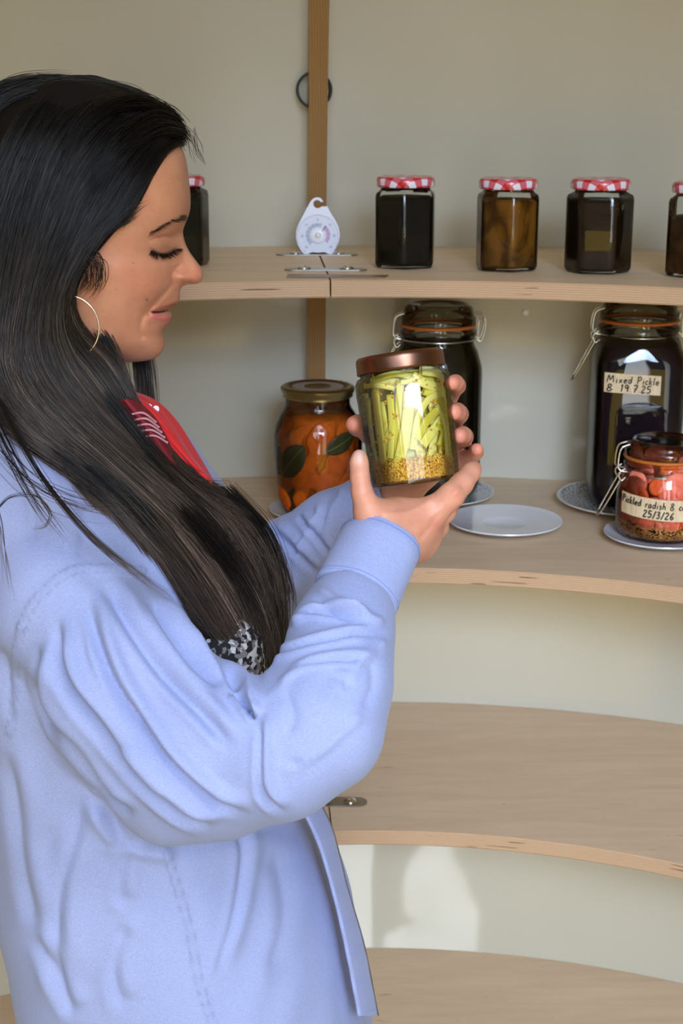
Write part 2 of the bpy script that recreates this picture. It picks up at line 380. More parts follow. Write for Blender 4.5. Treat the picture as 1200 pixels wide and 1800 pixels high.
# ---------------------------------------------------------------- handwriting: pen strokes per letter in a unit cell
PEN = {
 'M': (.95, [[(0, 0), (.12, 1), (.38, .35), (.6, 1), (.78, .05)]]), 'P': (.75, [[(.1, 0), (.15, 1)], [(.0, .92), (.45, 1), (.6, .74), (.4, .5), (.15, .48)]]),
 'i': (.3, [[(.12, .5), (.12, .02), (.2, 0)], [(.14, .72), (.16, .76)]]), 'x': (.5, [[(.02, .5), (.4, 0)], [(.4, .5), (.02, 0)]]),
 'e': (.5, [[(.04, .26), (.38, .3), (.3, .5), (.08, .4), (.06, .1), (.24, 0), (.42, .08)]]), 'd': (.58, [[(.42, .4), (.2, .5), (.05, .25), (.18, 0), (.4, .15), (.46, 1), (.46, .05)]]),
 'c': (.48, [[(.4, .42), (.2, .5), (.05, .25), (.18, 0), (.4, .08)]]), 'k': (.5, [[(.06, 1), (.06, 0)], [(.38, .5), (.1, .25), (.42, 0)]]),
 'l': (.28, [[(.12, 1), (.1, .1), (.2, 0)]]), 'r': (.42, [[(.05, .5), (.08, 0)], [(.08, .3), (.22, .5), (.38, .46)]]),
 'a': (.55, [[(.4, .42), (.2, .5), (.04, .22), (.16, 0), (.38, .14), (.4, .5), (.44, 0)]]), 's': (.42, [[(.34, .46), (.12, .48), (.1, .32), (.32, .18), (.26, 0), (.03, .04)]]),
 'h': (.52, [[(.08, 1), (.06, 0)], [(.06, .3), (.24, .5), (.38, .36), (.4, 0)]]), '&': (.7, [[(.55, .1), (.1, .7), (.2, .95), (.42, .85), (.38, .6), (.06, .3), (.12, 0), (.4, 0), (.56, .3)]]),
 'u': (.52, [[(.05, .5), (.08, .08), (.22, 0), (.38, .12), (.4, .5), (.44, 0)]]), 'f': (.45, [[(.42, .92), (.26, 1), (.18, .7), (.16, -.35)], [(.02, .5), (.36, .52)]]),
 'o': (.5, [[(.22, .5), (.05, .26), (.18, 0), (.38, .2), (.34, .46), (.2, .5)]]), 'w': (.68, [[(.02, .5), (.12, 0), (.3, .4), (.42, 0), (.58, .5)]]),
 'n': (.5, [[(.05, .5), (.06, 0)], [(.06, .3), (.22, .5), (.36, .38), (.4, 0)]]), 't': (.42, [[(.18, .95), (.18, .08), (.32, 0)], [(.0, .6), (.38, .62)]]),
 '1': (.4, [[(.1, .8), (.22, 1), (.2, 0)]]), '2': (.62, [[(.06, .8), (.25, 1), (.45, .78), (.08, .02), (.54, .04)]]), '3': (.58, [[(.06, .92), (.3, 1), (.42, .78), (.2, .55), (.45, .35), (.3, .02), (.03, .08)]]),
 '5': (.6, [[(.5, 1), (.14, .98), (.1, .58), (.36, .6), (.48, .3), (.28, 0), (.03, .06)]]), '6': (.6, [[(.42, 1), (.12, .6), (.06, .2), (.26, 0), (.46, .2), (.3, .42), (.08, .28)]]),
 '7': (.58, [[(.04, .96), (.5, 1), (.2, 0)], [(.16, .48), (.44, .5)]]), '9': (.56, [[(.42, .85), (.2, 1), (.06, .72), (.24, .5), (.42, .8), (.38, 0)]]), '.': (.3, [[(.1, .04), (.14, .08)]]),
 '/': (.42, [[(.36, 1.05), (.04, -.12)]]), ' ': (.5, []), '-': (.4, [[(.05, .4), (.3, .4)]]), '0': (.55, [[(.25, 1), (.06, .6), (.1, .1), (.3, 0), (.46, .4), (.4, .88), (.25, 1)]]),
}
def handwriting(mb, text, u0, v0, h, surf, pen=.0006, slant=.12, squeeze=1.0, slope=0):
    """surf(u, v) -> point just above the surface; u runs right, v up, in metres"""
    u = u0
    for ch in text:
        w, strokes = PEN[ch]
        for st in strokes:
            q = smooth_poly([(a, b, 0) for a, b in st], max(6, len(st)*5)) if len(st) > 2 else np.array([(a, b, 0) for a, b in st]).repeat(1, 0)
            if len(st) == 2: q = q[0]+(q[1]-q[0])*np.linspace(0, 1, 5)[:, None]
            pts = [surf(u+(a*squeeze+b*slant)*h, v0+b*h+slope*(u-u0)) for a, b, _ in q]
            mb.tube(pts, pen, n=6)
        u += (w+.1)*h*squeeze
    return u

# ---------------------------------------------------------------- placing by where things touch a shelf
def depth_of(P): return P[1]*math.cos(PITCH)-(P[2]-CAMZ)*math.sin(PITCH)
def stand(px, py_front, z, r_px):
    P = onz(px, py_front, z); s = depth_of(P)/FPX; r = r_px*s; P.y += r; P.x = (px-600)/FPX*depth_of(P); return P, s
TOPZ = [z+.0004 for z in ZS]

# ---------------------------------------------------------------- hexagonal jam jars with gingham lids
def hexsec(prof, n=72, rot=0, lim=1.115, mb=None):
    th = np.linspace(0, 2*PI, n, endpoint=False); h = PI/6; g = np.minimum(np.cos(0)/np.cos((th % (2*h))-h), lim)
    P = np.zeros((len(prof), n, 3))
    for i, (r, z, k) in enumerate(prof):
        q = 1+(g-1)*k; P[i, :, 0] = r*q*np.cos(th+rot); P[i, :, 1] = r*q*np.sin(th+rot); P[i, :, 2] = z
    b = mb.n; mb.grid(P, cv=True, flip=True); mb.F.append(tuple(b+j for j in range(n))[::-1]); mb.M.append(0)
    mb.F.append(tuple(b+(len(prof)-1)*n+j for j in range(n))); mb.M.append(0)
def hex_jar(px, pyf, wpx, hpx, lidw, rot, cm, label, fill=.94):
    P, s = stand(px, pyf, TOPZ[0], wpx/2*.92); R = wpx/2*s/1.09; H = hpx*s; LR = lidw/2*s
    t = thing('jam_jar', label, 'jar', P, 0, 'hexagonal jam jars with gingham lids on the top shelf')
    hb = H*.845
    prof = [(R*.86, 0, 1), (R*.95, .0012, 1), (R, .005, 1), (R, hb-.006, 1), (R*.965, hb-.002, 1), (R*.88, hb, .8), (LR*.86, hb+.0015, .2), (LR*.82, hb+.004, 0), (LR*.82, H*.93, 0)]
    mb = MB(); hexsec(prof, rot=rot, mb=mb); o = mb.build('glass_body', M_glass, t, angle=40)
    q = .0022; mb = MB(); top = hb*fill
    hexsec([(R*.8, q+.001, 1), (R-q*1.3, .006, 1), (R-q, .01, 1), (R-q, min(top, hb-.009), 1), (R-q*2.5, min(top, hb-.009)+.003, 1)], rot=rot, mb=mb); mb.build('contents', cm, t, angle=40)
    mb = MB(); hl = H-H*.885; mb.lathe([(LR*.97, 0), (LR, .0012), (LR*1.0, hl*.62), (LR*.965, hl*.9), (LR*.9, hl), (LR*.86, hl*.97), (LR*.3, hl*.99), (.0001, hl*.99)], 64)
    o = mb.build('lid', M_ging, t); o.location = (0, 0, H*.885); return t
hex_jar(314, 470, 112, 156, 100, .35, M_olive, 'dark olive hexagonal jar half hidden behind the woman\'s face', .95)
hex_jar(711, 474, 112, 158, 103, PI/6-.10, M_dark, 'black-filled hexagonal jar, gingham lid, just right of the dial thermometer', .97)
hex_jar(889, 479, 111, 160, 104, PI/6+.10, M_amber, 'amber hexagonal jar, gingham lid, between the black and the brown jars', .88)
hex_jar(1049, 483, 116, 163, 105, -.22, M_brown, 'dull brown hexagonal jar, gingham lid, between the two amber jars', .95)
hex_jar(1224, 490, 114, 164, 104, .1, M_amber, 'amber hexagonal jar cut off by the right edge of the photo', .72)

# ---------------------------------------------------------------- clip-top jars
def wire(mb, pts, r=.0011, n=30): mb.tube(smooth_poly(pts, n), r, n=7)
def clip_jar(name, label, P, s, neck, lid, body, H, hn, cm, rub, sq=0, rot=0, fill=.9, side=-1, glass=None, dome=.012, clip_scale=1.0, lever=None):
    """neck, lid, body: radii; H: full height; hn: height of the shoulder"""
    t = thing(name, label, 'jar', P, rot)
    zl = H-dome-.016*clip_scale           # underside of lid
    n = 72; th = np.linspace(0, 2*PI, n, endpoint=False)
    def ring(r, z, k):
        q = (np.abs(np.cos(th))**5+np.abs(np.sin(th))**5)**(-1/5) if sq else 1
        q = 1+(q-1)*k if sq else np.ones(n)
        return np.stack([r*q*np.cos(th), r*q*np.sin(th), np.full(n, z)], -1)
    prof = [(body*.5, 0, 1), (body*.8, .001, 1), (body*.93, .005, 1), (body*.99, .015, 1), (body, .03, 1), (body, hn*.5, 1), (body, hn-.028, 1), (body*.985, hn-.018, .95), (body*.93, hn-.008, .8), (neck+(body-neck)*.45, hn, .5), (neck*1.02, hn+.008, .15), (neck, hn+.013, 0),
            (neck, zl-.012), (neck*1.06, zl-.010), (neck*1.075, zl-.007), (neck*1.06, zl-.004), (neck*1.0, zl-.003), (neck*1.0, zl)]
    P3 = np.array([ring(p[0], p[1], p[2] if len(p) > 2 else 0) for p in prof])
    P4 = P3
    if sq: pass
    mb = MB(); mb.grid(P3, cv=True, flip=True); mb.F.append(tuple(range(n))[::-1]); mb.M.append(0); mb.build('glass_body', glass or M_glass, t, angle=60)
    g = .003; top = fill*H; mb = MB(); pr = [(max(r-g, .001), max(z+(.003 if z < .01 else 0), .003), (k[0] if k else 0)) for r, z, *k in prof if z < top]; pr.append((pr[-1][0]*.97, top, pr[-1][2])); pr.append((.001, top, 0))
    mb.grid(np.array([ring(*p) for p in pr]), cv=True, flip=True); mb.F.append(tuple(range(n))[::-1]); mb.M.append(0)
    if cm: mb.build('contents', cm, t, angle=60)
    mb = MB(); mb.lathe([(neck*.9, zl), (lid*1.0, zl+.0005), (lid*1.02, zl+.002), (lid*1.0, zl+.0038), (neck*.9, zl+.004)], 64, caps=False); mb.build('rubber_seal', rub, t)
    k = clip_scale; mb = MB()
    mb.lathe([(neck*.95, zl+.004), (lid*.99, zl+.0045), (lid, zl+.007*k), (lid*.985, zl+.012*k), (lid*.95, zl+.0135*k), (lid*.94, zl+.016*k), (lid*.9, H-dome*.35), (lid*.8, H-dome*.05), (lid*.76, H), (lid*.7, H-dome*.1), (lid*.62, H-dome*.25), (.0005, H-dome*.3)], 72, caps=False)
    mb.build('lid', M_glassd, t, angle=50)
    # wire bail: neck ring, hinge on one side, toggle lever on the other
    mb = MB(); a = np.linspace(0, 2*PI, 49)[:-1]; zr = zl-.014
    mb.tube(np.stack([neck*1.03*np.cos(a), neck*1.03*np.sin(a), np.full(48, zr)], -1), .0011, n=7, closed=True)
    x0 = neck*1.03; sd = side
    for y in (-.011*k, .011*k):
        wire(mb, [(sd*x0, y, zr), (sd*(x0+.006*k), y, zr+.001), (sd*(x0+.010*k), y*.9, zr+.006*k), (sd*(lid+.006*k), y*.8, zl+.012*k), (sd*(lid*.9), y*.7, zl+.017*k)], .0011)
        # lever loop hanging below the neck ring
        wire(mb, [(sd*(x0+.002), y, zr+.004*k), (sd*(x0+.009*k), y, zr-.002), (sd*(x0+.006*k), y, zr-.010*k), (sd*(x0+.001), y, zr-.006*k)], .0011)
        L = lever or .05*k
        wire(mb, [(sd*(x0+.006*k), y*.8, zr-.008*k), (sd*(x0+.006*k+L*.28), y*.75, zr-.008*k-L*.55), (sd*(x0+.008*k+L*.42), y*.6, zr-.006*k-L*.95)], .0011)
        # hinge at the other side
        wire(mb, [(-sd*lid*.9, y*.7, zl+.017*k), (-sd*(lid+.007*k), y*.9, zl+.015*k), (-sd*(lid+.011*k), y, zl+.004*k), (-sd*(x0+.007*k), y, zr-.002), (-sd*x0, y, zr)], .0011)
        wire(mb, [(-sd*(lid+.003*k), y, zl+.010*k), (-sd*(lid+.002*k), y, zl-.002), (-sd*(x0+.004*k), y, zr-.004)], .0010)
    L = lever or .05*k
    wire(mb, [(sd*(x0+.008*k+L*.42), -.0066*k, zr-.006*k-L*.95), (sd*(x0+.009*k+L*.46), 0, zr-.007*k-L*1.02), (sd*(x0+.008*k+L*.42), .0066*k, zr-.006*k-L*.95)], .0011)
    wire(mb, [(sd*lid*.9, -.008*k, zl+.017*k), (sd*(lid*.86), 0, zl+.018*k), (sd*lid*.9, .008*k, zl+.017*k)], .0011)
    mb.build('wire_clip', M_steel, t); return t, dict(zl=zl, body=body, neck=neck)

# tall clip jar behind the held jar
P, s = stand(765, 885, TOPZ[1]+.009, 78)
clip_jar('clip_top_jar', "tall round clip-top jar of dark brine standing behind the held jar", P, s, 63*s, 66*s, 79*s, 341*s, 258*s, M_darkolive, M_rubber2, fill=.80, side=-1, lever=.055)
PL1 = P.copy()
# mixed pickle jar
P, s = stand(1107, 897, TOPZ[1]+.009, 80)
tj, info = clip_jar('clip_top_jar', "tall square-sided clip-top jar of near-black pickle with a two-line tape label", P, s, 66*s, 69*s, 79*s, 362*s, 290*s, M_plum, M_rubber2, sq=1, rot=-.05, fill=.785, side=-1, lever=.05)
PL2 = P.copy(); s2 = s
mb = MB(); mbi = MB(); bw = 79*s
def surf2(u, v, off=.0006):
    th = -PI/2+u/bw*1.0; q = (abs(math.cos(th))**5+abs(math.sin(th))**5)**(-.2); return (bw*q*math.cos(th)+math.cos(th)*off, bw*q*math.sin(th)-off, v)
zc = 227*s; ua, ub = -58*s, 29*s; hh = 17*s
G = np.array([[surf2(u, zc+w*hh-(u-ua)*.06, .0005+.0*w) for u in np.linspace(ua, ub, 20)] for w in (-1, 1)]); mb.grid(G, flip=False)
lab = mb.build('tape_label', M_tape, tj)
handwriting(mbi, 'Mixed Pickle', ua+4*s, zc+1*s, 12*s, lambda u, v: surf2(u, v-(u-ua)*.06, .0009), pen=.0007, squeeze=.92)
handwriting(mbi, '& 19.7.25', ua+4*s, zc-14*s, 12*s, lambda u, v: surf2(u, v-(u-ua)*.06, .0009), pen=.0008, squeeze=1.05)
mbi.build('handwriting', M_ink, lab)
# left clip jar by the scarf
P, s = stand(297, 842, TOPZ[1]+.0, 70)
clip_jar('clip_top_jar', "clip-top jar with an orange rubber seal, partly hidden behind the woman's hair and scarf", P, s, 56*s, 60*s, 72*s, 212*s, 150*s, M_beet, M_rubber, fill=.52, side=1, lever=.03)
# ------------------------------------------------ radish jar
P, s = stand(1160, 958, TOPZ[1]+.0065, 62)
M_glassr = glass_mat('jar_glass_clear', (.95, .95, .93, 1), (.55, .5, .4, 1))
bR = 82*s
tr, ir = clip_jar('clip_top_jar', "small squat clip-top jar of pink radish with a long handwritten tape label", P, s, 67*s, 71*s, bR, 178*s, 112*s, None, M_rubber2, fill=.5, side=-1, lever=.045, glass=M_glassr, dome=.006)
# ------------------------------------------------ saucers and plates
def plate(name, label, P, R, h, m, wide=.36, rim=.0016, patt=None, group='china plates under the jars'):
    t = thing(name, label, 'plate', P, 0, group); foot = R*.52
    prof = [(.0001, .0022), (foot-.003, .0022), (foot-.002, 0), (foot, 0), (foot+.001, .003), (R*.8, h*.55), (R*.985, h-.0022), (R, h-.001), (R*.995, h), (R*.97, h-.0004), (R*.8, h*.66+.0015), (R*wide+.004, .0062), (R*wide+.001, .0058), (R*wide, .0050), (.0001, .0050)]
    mb = MB(); mb.lathe(prof, 96, caps=False); o = mb.build('dish', m, t, angle=50)
    if patt:
        mb = MB(); mb.lathe([(R*.42, h*.5+.0016), (R*.8, h*.66+.0019), (R*.955, h-.0002)], 96, caps=False); mb.build('printed_rim', patt, t)
    return t
M_patt = mat('grey_leaf_print', rgb(200, 202, 206), .15, coat=.6)
t = NT(M_patt); vo = t.n('ShaderNodeTexVoronoi', feature='DISTANCE_TO_EDGE'); vo.inputs['Scale'].default_value = 240; t.l(t.coord(scale=(1, .5, 1)), vo.inputs['Vector'])
w = t.noise(t.coord(), 160, 3, .6, 2); t.base(t.ramp(t.math('MULTIPLY', vo.outputs[0], w), [(.02, rgb(110, 116, 126)), (.07, rgb(205, 207, 212)), (.2, rgb(226, 226, 226))]))
def at_plate(px, py, rpx):
    P = onz(px, py, TOPZ[1]); return P, rpx*depth_of(P)/FPX
q, r = at_plate(887, 927, 100); plate('saucer', 'empty white saucer on the shelf right of the held jar', q, r, .0105, M_porc, wide=.36)
plate('saucer', 'white saucer under the small radish jar', (P.x, P.y, TOPZ[1]), 101*s, .0105, M_porc, wide=.36)
plate('side_plate', 'patterned ivory-rimmed plate under the square-sided dark jar', (PL2.x, PL2.y, TOPZ[1]), 132*s2, .012, M_porc2, wide=.66, patt=M_patt)
plate('side_plate', 'patterned plate under the tall round dark jar behind the hands', (PL1.x, PL1.y, TOPZ[1]), 108*s2, .012, M_porc2, wide=.66, patt=M_patt)
# contents of the radish jar
M_rad = content('pink_radish', [(.3, rgb(226, 104, 84)), (.7, rgb(246, 150, 126))], 60, coat=.3)
M_rad2 = content('orange_radish', [(.3, rgb(214, 72, 26)), (.7, rgb(240, 120, 60))], 60, coat=.3)
M_caul = content('pink_cauliflower', [(.3, rgb(222, 120, 98)), (.7, rgb(240, 170, 144))], 90, coat=.3)
M_seed = mat('mustard_seed', rgb(198, 140, 58), .45)
t = NT(M_seed); t.base(t.ramp(t.noise(t.coord(), 420, 1), [(.35, rgb(206, 142, 60)), (.65, rgb(246, 206, 124))]))
M_brineR = glass_mat('pink_brine', (.97, .84, .76, 1), (.75, .45, .32, 1), gloss=.15)
def seeds(name, label, n, cyl, r, M=None, mat_=None):
    """mustard seeds as small balls; cyl() gives one place"""
    mb = MB()
    for _ in range(n):
        c = Vector(cyl()); c = M @ c if M is not None else c
        mb.ball(c, r*RNG.uniform(.85, 1.15), 6)
    o = mb.build(name, mat_ or M_seed); return tag(o, label, 'mustard seeds', kind='stuff')
rng = random.Random(5)
jar_rot = tr.rotation_euler.z
mb = MB(); mb.lathe([(bR*.7, .004), (bR*.92, .012), (bR*.955, .03), (bR*.955, 112*s-.02), (bR*.8, 112*s-.002), (64*s, 118*s), (64*s, 132*s), (.001, 132*s)], 64); mb.build('brine', M_brineR, tr)
def bumpy_disc(R, h, seed):
    r2 = np.random.default_rng(seed); mb = MB(); n = 26; a = np.linspace(0, 2*PI, n, endpoint=False); wob = 1+.06*np.sin(2*a+r2.uniform(0, 6))+.04*np.sin(3*a+r2.uniform(0, 6))
    pr = [(0.001, -h/2), (.85, -h/2), (1, -h*.25), (1, h*.25), (.85, h/2), (.001, h/2)]
    P = np.array([[(R*q*w*math.cos(t_), R*q*w*math.sin(t_), z+.08*R*math.sin(1.3*math.cos(t_)*q)) for t_, w in zip(a, wob)] for q, z in pr]); mb.grid(P, cv=True, flip=True); return mb
def put(o, P, rot): o.location = P; o.rotation_euler = rot; return o
proto = tag(bumpy_disc(.0165, .0045, 1).build('radish_slice', M_rad), 'pink pickled radish slice inside the squat jar with the long label', 'radish', 'radish slices in the squat jar')
proto2 = bumpy_disc(.013, .005, 3).build('radish_slice', M_rad2); tag(proto2, 'pink pickled radish slice inside the squat jar with the long label', 'radish', 'radish slices in the squat jar')
k = 0
for lay in range(5):
    zz = .03+lay*.0135
    for j in range(11):
        a = 2*PI*j/11+lay*.3+rng.uniform(-.12, .12); rr = bR-.0095-(.006 if lay == 4 else 0); src = (proto, proto2)[(k*7+lay) % 3 == 0]
        o = src if k == 0 else (proto2 if k == 3 else src.copy())
        if k not in (0, 3) : C.objects.link(o)
        put(o, (P.x+rr*math.cos(a), P.y+rr*math.sin(a), P.z+zz+rng.uniform(-.003, .003)), (PI/2+rng.uniform(-.35, .35), rng.uniform(-.7, .7), a+PI/2+rng.uniform(-.3, .3))); o.scale = (.8,)*3; k += 1
def floret(seed):
    r2 = random.Random(seed); mb = MB(); mb.tube([(0, 0, -.012), (0, 0, 0)], [.004, .006])
    for i in range(9):
        a = r2.uniform(0, 2*PI); e = r2.uniform(0, 1); mb.ball((.006*e*math.cos(a), .006*e*math.sin(a), .001+r2.uniform(0, .005)), .0038, 8)
    return mb
pf = tag(floret(2).build('cauliflower_floret', M_caul), 'pink cauliflower floret low inside the squat jar, above the mustard seeds', 'cauliflower', 'cauliflower florets in the squat jar')
for j in range(9):
    o = pf if j == 0 else pf.copy()
    if j: C.objects.link(o)
    a = 2*PI*j/9+.3; put(o, (P.x+(bR-.012)*math.cos(a), P.y+(bR-.012)*math.sin(a), P.z+.023+.004*(j % 2)), (PI/2+.3*(j % 3-1), 0, a+PI/2))
def sc():
    a = rng.uniform(PI*.9, PI*2.1); h = rng.uniform(0, 1)**1.5*.016; rr = bR*(.86+.10*min(1, h/.01))-.001-abs(rng.gauss(0, .0012)); return (P.x+rr*math.cos(a), P.y+rr*math.sin(a), P.z+.006+h)
seeds('mustard_seeds', 'layer of mustard seeds at the bottom of the squat radish jar', 1500, sc, .00075)
mb = MB(); mbi = MB(); hl = 19*s; ua, ub = -1.22*bR, 1.5*bR; zc = 71*s
def surf3(u, v, off=.0005): th = -PI/2+u/bR; r = bR+off; return (r*math.cos(th), r*math.sin(th), v-.05*(u+bR))
mb.grid(np.array([[surf3(u, zc+w*hl) for u in np.linspace(ua, ub, 50)] for w in (-1, 1)])); lab = mb.build('tape_label', M_tape, tr)
handwriting(mbi, 'Pickled radish & cauliflower', ua+3*s, zc+2*s, 12.5*s, lambda u, v: surf3(u, v, .0009), pen=.00065, squeeze=.86)
handwriting(mbi, '25/3/26', -50*s, zc-15*s, 12*s, lambda u, v: surf3(u, v, .0009), pen=.00075, squeeze=1.0)
mbi.build('handwriting', M_ink, lab)

# ------------------------------------------------ jar of orange slices with bay leaves
P, s = stand(559, 916, TOPZ[1]+.0065, 74)
to = thing('preserve_jar', 'round jar of orange slices and bay leaves with a gold screw lid', 'jar', P)
pr = [(50, 0), (60, 2), (66, 9), (70, 24), (75, 60), (79, 110), (79, 140), (76, 158), (68, 176), (60, 188), (57, 196), (57, 214)]
mb = MB(); mb.lathe([(a*s, b*s) for a, b in pr], 72); mb.build('glass_body', M_glass, to, angle=60)
mb = MB(); mb.lathe([((a-13)*s, (b+3)*s) for a, b in pr[:8]]+[(62*s, 174*s), (56*s, 180*s), (.001, 176*s)], 72); 
M_oran = content('orange_preserve', [(.28, rgb(92, 40, 6)), (.42, rgb(150, 72, 10)), (.55, rgb(186, 84, 12)), (.7, rgb(198, 104, 20))], 22, sc=(1, 1, .6), coat=.2); mb.build('contents', M_oran, to)
mb = MB(); mb.lathe([(60, 207), (63, 208), (63.5, 224), (62, 230), (58, 233), (54, 231.5), (50, 229), (.01, 229)] and [(a*s, b*s) for a, b in [(60, 209), (62.5, 210), (62, 216), (65, 219), (65.5, 225), (62, 228), (54, 228.5), (50, 226), (.01, 226)]], 72, caps=False); mb.build('lid', M_gold, to, angle=50)
M_oslice = content('orange_slice', [(.3, rgb(168, 74, 10)), (.7, rgb(206, 98, 18))], 60, coat=.3)
def jar_piece(j):
    """one slice, curved along the inside of the jar wall"""
    r2 = np.random.default_rng(40+j); col = (j*5) % 17; th0 = -PI/2+(-1.25+2.5*(col+.5)/17)+r2.uniform(-.05, .05); z0 = (38+22*(j % 6)+r2.uniform(-6, 6)); L = r2.uniform(22, 34); w = r2.uniform(12, 20); ang = r2.uniform(.6, 1.25)*(1 if j % 4 else -1)
    mb = MB(); G = []
    for v in np.linspace(-1, 1, 16):
        hw = w*max(1-abs(v)**2.6, .02)**.6; row = []
        for u in np.linspace(0, 2*PI, 12, endpoint=False):
            x = v*L*math.cos(ang)-math.cos(u)*hw*math.sin(ang)+5*v*v; z = z0+v*L*math.sin(ang)+math.cos(u)*hw*math.cos(ang); rz = 71+math.sin(u)*3.2-r2.uniform(0, .5)
            rz -= max(0, z-140)*.28+max(0, 30-z)*.25; row.append((rz*s*math.cos(th0+x/75), rz*s*math.sin(th0+x/75), z*s))
        G.append(row)
    mb.grid(np.array(G), cv=True); o = mb.build('orange_slice', M_oslice); o.location = P
    tag(o, 'orange fruit slice pressed against the inside of the gold-lidded jar', 'fruit slice', 'orange slices in the gold-lidded jar')
for j in range(34): jar_piece(j)
M_bay = mat('bay_leaf', rgb(44, 46, 16), .4); M_bay2 = mat('bay_vein', rgb(112, 112, 52), .5)
def leaf(px, z0, L, w, ang, lab):
    t = thing('bay_leaf', lab, 'leaf', P); mb = MB(); rr = 76.5*s; G = []
    a0 = -PI/2+(px-559)/79
    for v in np.linspace(-1, 1, 16):
        hw = w*(1-abs(v)**2.2)**.9; row = []
        for u in np.linspace(-1, 1, 9):
            x = v*L*math.cos(ang)-u*hw*math.sin(ang); z = v*L*math.sin(ang)+u*hw*math.cos(ang); rz = rr*(1 if 0 else min(1, (70+(z0+z)*.09)/79))
            th = a0+x/79; row.append((rz*math.cos(th), rz*math.sin(th), (z0+z)*s))
        G.append(row)
    mb.grid(np.array(G)); o = mb.build('blade', M_bay, t); G = np.array(G); mb = MB(); mid = G[:, 4]*np.array([1.006, 1.006, 1]); mb.tube(mid, .0005, 6); mb.build('midrib', M_bay2, t)
    sm = o.modifiers.new('s', 'SOLIDIFY'); sm.thickness = .0005
leaf(508, 104, 42, 24, .85, 'bay leaf against the left side of the gold-lidded jar'); leaf(606, 137, 36, 17, .4, 'bay leaf at the right of the gold-lidded jar, beside the fingertips')
plate('saucer', 'white saucer under the jar of orange slices, left of the hands', (P.x, P.y, TOPZ[1]), 89*s, .0105, M_porc, wide=.36)
# silvery print on the gold lid
mb = MB(); mb.lathe([(46*s, 226.5*s), (24*s, 226.6*s)], 60, caps=False); mb.build('lid_print', mat('lid_print', rgb(150, 138, 126), .4), to)

# ------------------------------------------------ joint plates with domed screws
def joint_plate(label, P, L, w, rot=-.03, spread=.42):
    t = thing('joint_plate', label, 'metal plate', P, rot, 'steel joint plates screwed across the shelf joints'); mb = MB(); n = 16; h = .0013
    out = [(L/2-w/2+w/2*math.cos(a), w/2*math.sin(a)) for a in np.linspace(-PI/2, PI/2, n)]+[(-L/2+w/2+w/2*math.cos(a), w/2*math.sin(a)) for a in np.linspace(PI/2, 3*PI/2, n)]
    m = len(out); V = [(x, y, 0) for x, y in out]+[(x, y, h) for x, y in out]
    mb.add(V, [tuple(range(m))[::-1], tuple(range(m, 2*m))]+[(i, (i+1) % m, m+(i+1) % m, m+i) for i in range(m)]); mb.build('plate', M_plate_steel, t, smooth=False)
    for sx_ in (-1, 1):
        mb = MB(); r = .0075; mb.lathe([(r, 0), (r*.95, .0012), (r*.75, .0026), (r*.42, .0034), (r*.3, .0034), (r*.28, .0022), (.0001, .0022)], 24); o = mb.build('screw', M_steel, t); o.location = (sx_*L*spread*.62, 0, h)
joint_plate('long narrow steel plate under the dial thermometer', onz(557, 448, TOPZ[0]), .098, .021)
joint_plate('narrow steel plate in front of the dial thermometer, nearer the shelf edge', onz(572, 474.5, TOPZ[0]), .090, .021)
joint_plate('rounded steel plate on the third shelf beside the open shirt front', onz(583, 1410, TOPZ[2]), .084, .024)
joint_plate('steel plate on the third shelf, its screw just showing under the sleeve', onz(586, 1290, TOPZ[2]), .084, .024, spread=.34)
mb = MB(); Q = [onz(506, 482.5, TOPZ[0]), onz(683, 484.5, TOPZ[0]), onz(676, 488.5, TOPZ[0]), onz(503, 488, TOPZ[0])]
mb.add([tuple(q) for q in Q]+[(q.x, q.y, q.z+.0007) for q in Q], [(0, 1, 2, 3)[::-1], (4, 5, 6, 7)[::-1], (0, 1, 5, 4), (1, 2, 6, 5), (2, 3, 7, 6), (3, 0, 4, 7)])
tag(mb.build('tape_strip', mat('brown_tape', rgb(138, 108, 78), .35), smooth=False), 'brown tape strip stuck along the top shelf edge across the joint', 'tape')
# small screw cap on the wall below the top shelf, black ring behind the upright
def wall_pt(px, py, inset=0):
    lo, hi = 1.0, 2.2
    for _ in range(40):
        Y = (lo+hi)/2; q = W(px, py, Y); r = math.hypot(q.x-CX, q.y-CY)
        if r > wallR(q.z)-inset: hi = Y
        else: lo = Y
    return W(px, py, lo)
q = wall_pt(923, 549); nrm = Vector((CX-q.x, CY-q.y, 0)).normalized(); Mx = Matrix.Translation(q) @ nrm.to_track_quat('Z', 'Y').to_matrix().to_4x4()
mb = MB(); mb.lathe([(.005, -.001), (.005, .0015), (.0038, .003), (.0015, .0036), (.0001, .0036)], 24, M=Mx); tag(mb.build('screw_cap', M_porc2), 'small round screw cap on the wall below the gingham jars', 'screw cap')
q = wall_pt(551, 158, .0); nrm = Vector((CX-q.x, CY-q.y, 0)).normalized(); Mx = Matrix.Translation(q+nrm*.0) @ nrm.to_track_quat('Z', 'Y').to_matrix().to_4x4()
mb = MB(); R = .0215; mb.lathe([(R-.003, -.004), (R-.0005, -.004), (R, .020), (R-.003, .020), (R-.003, -.004)], 48, M=Mx, caps=False); tag(mb.build('black_ring', M_black), 'black plastic ring on the wall behind the plywood upright', 'ring')

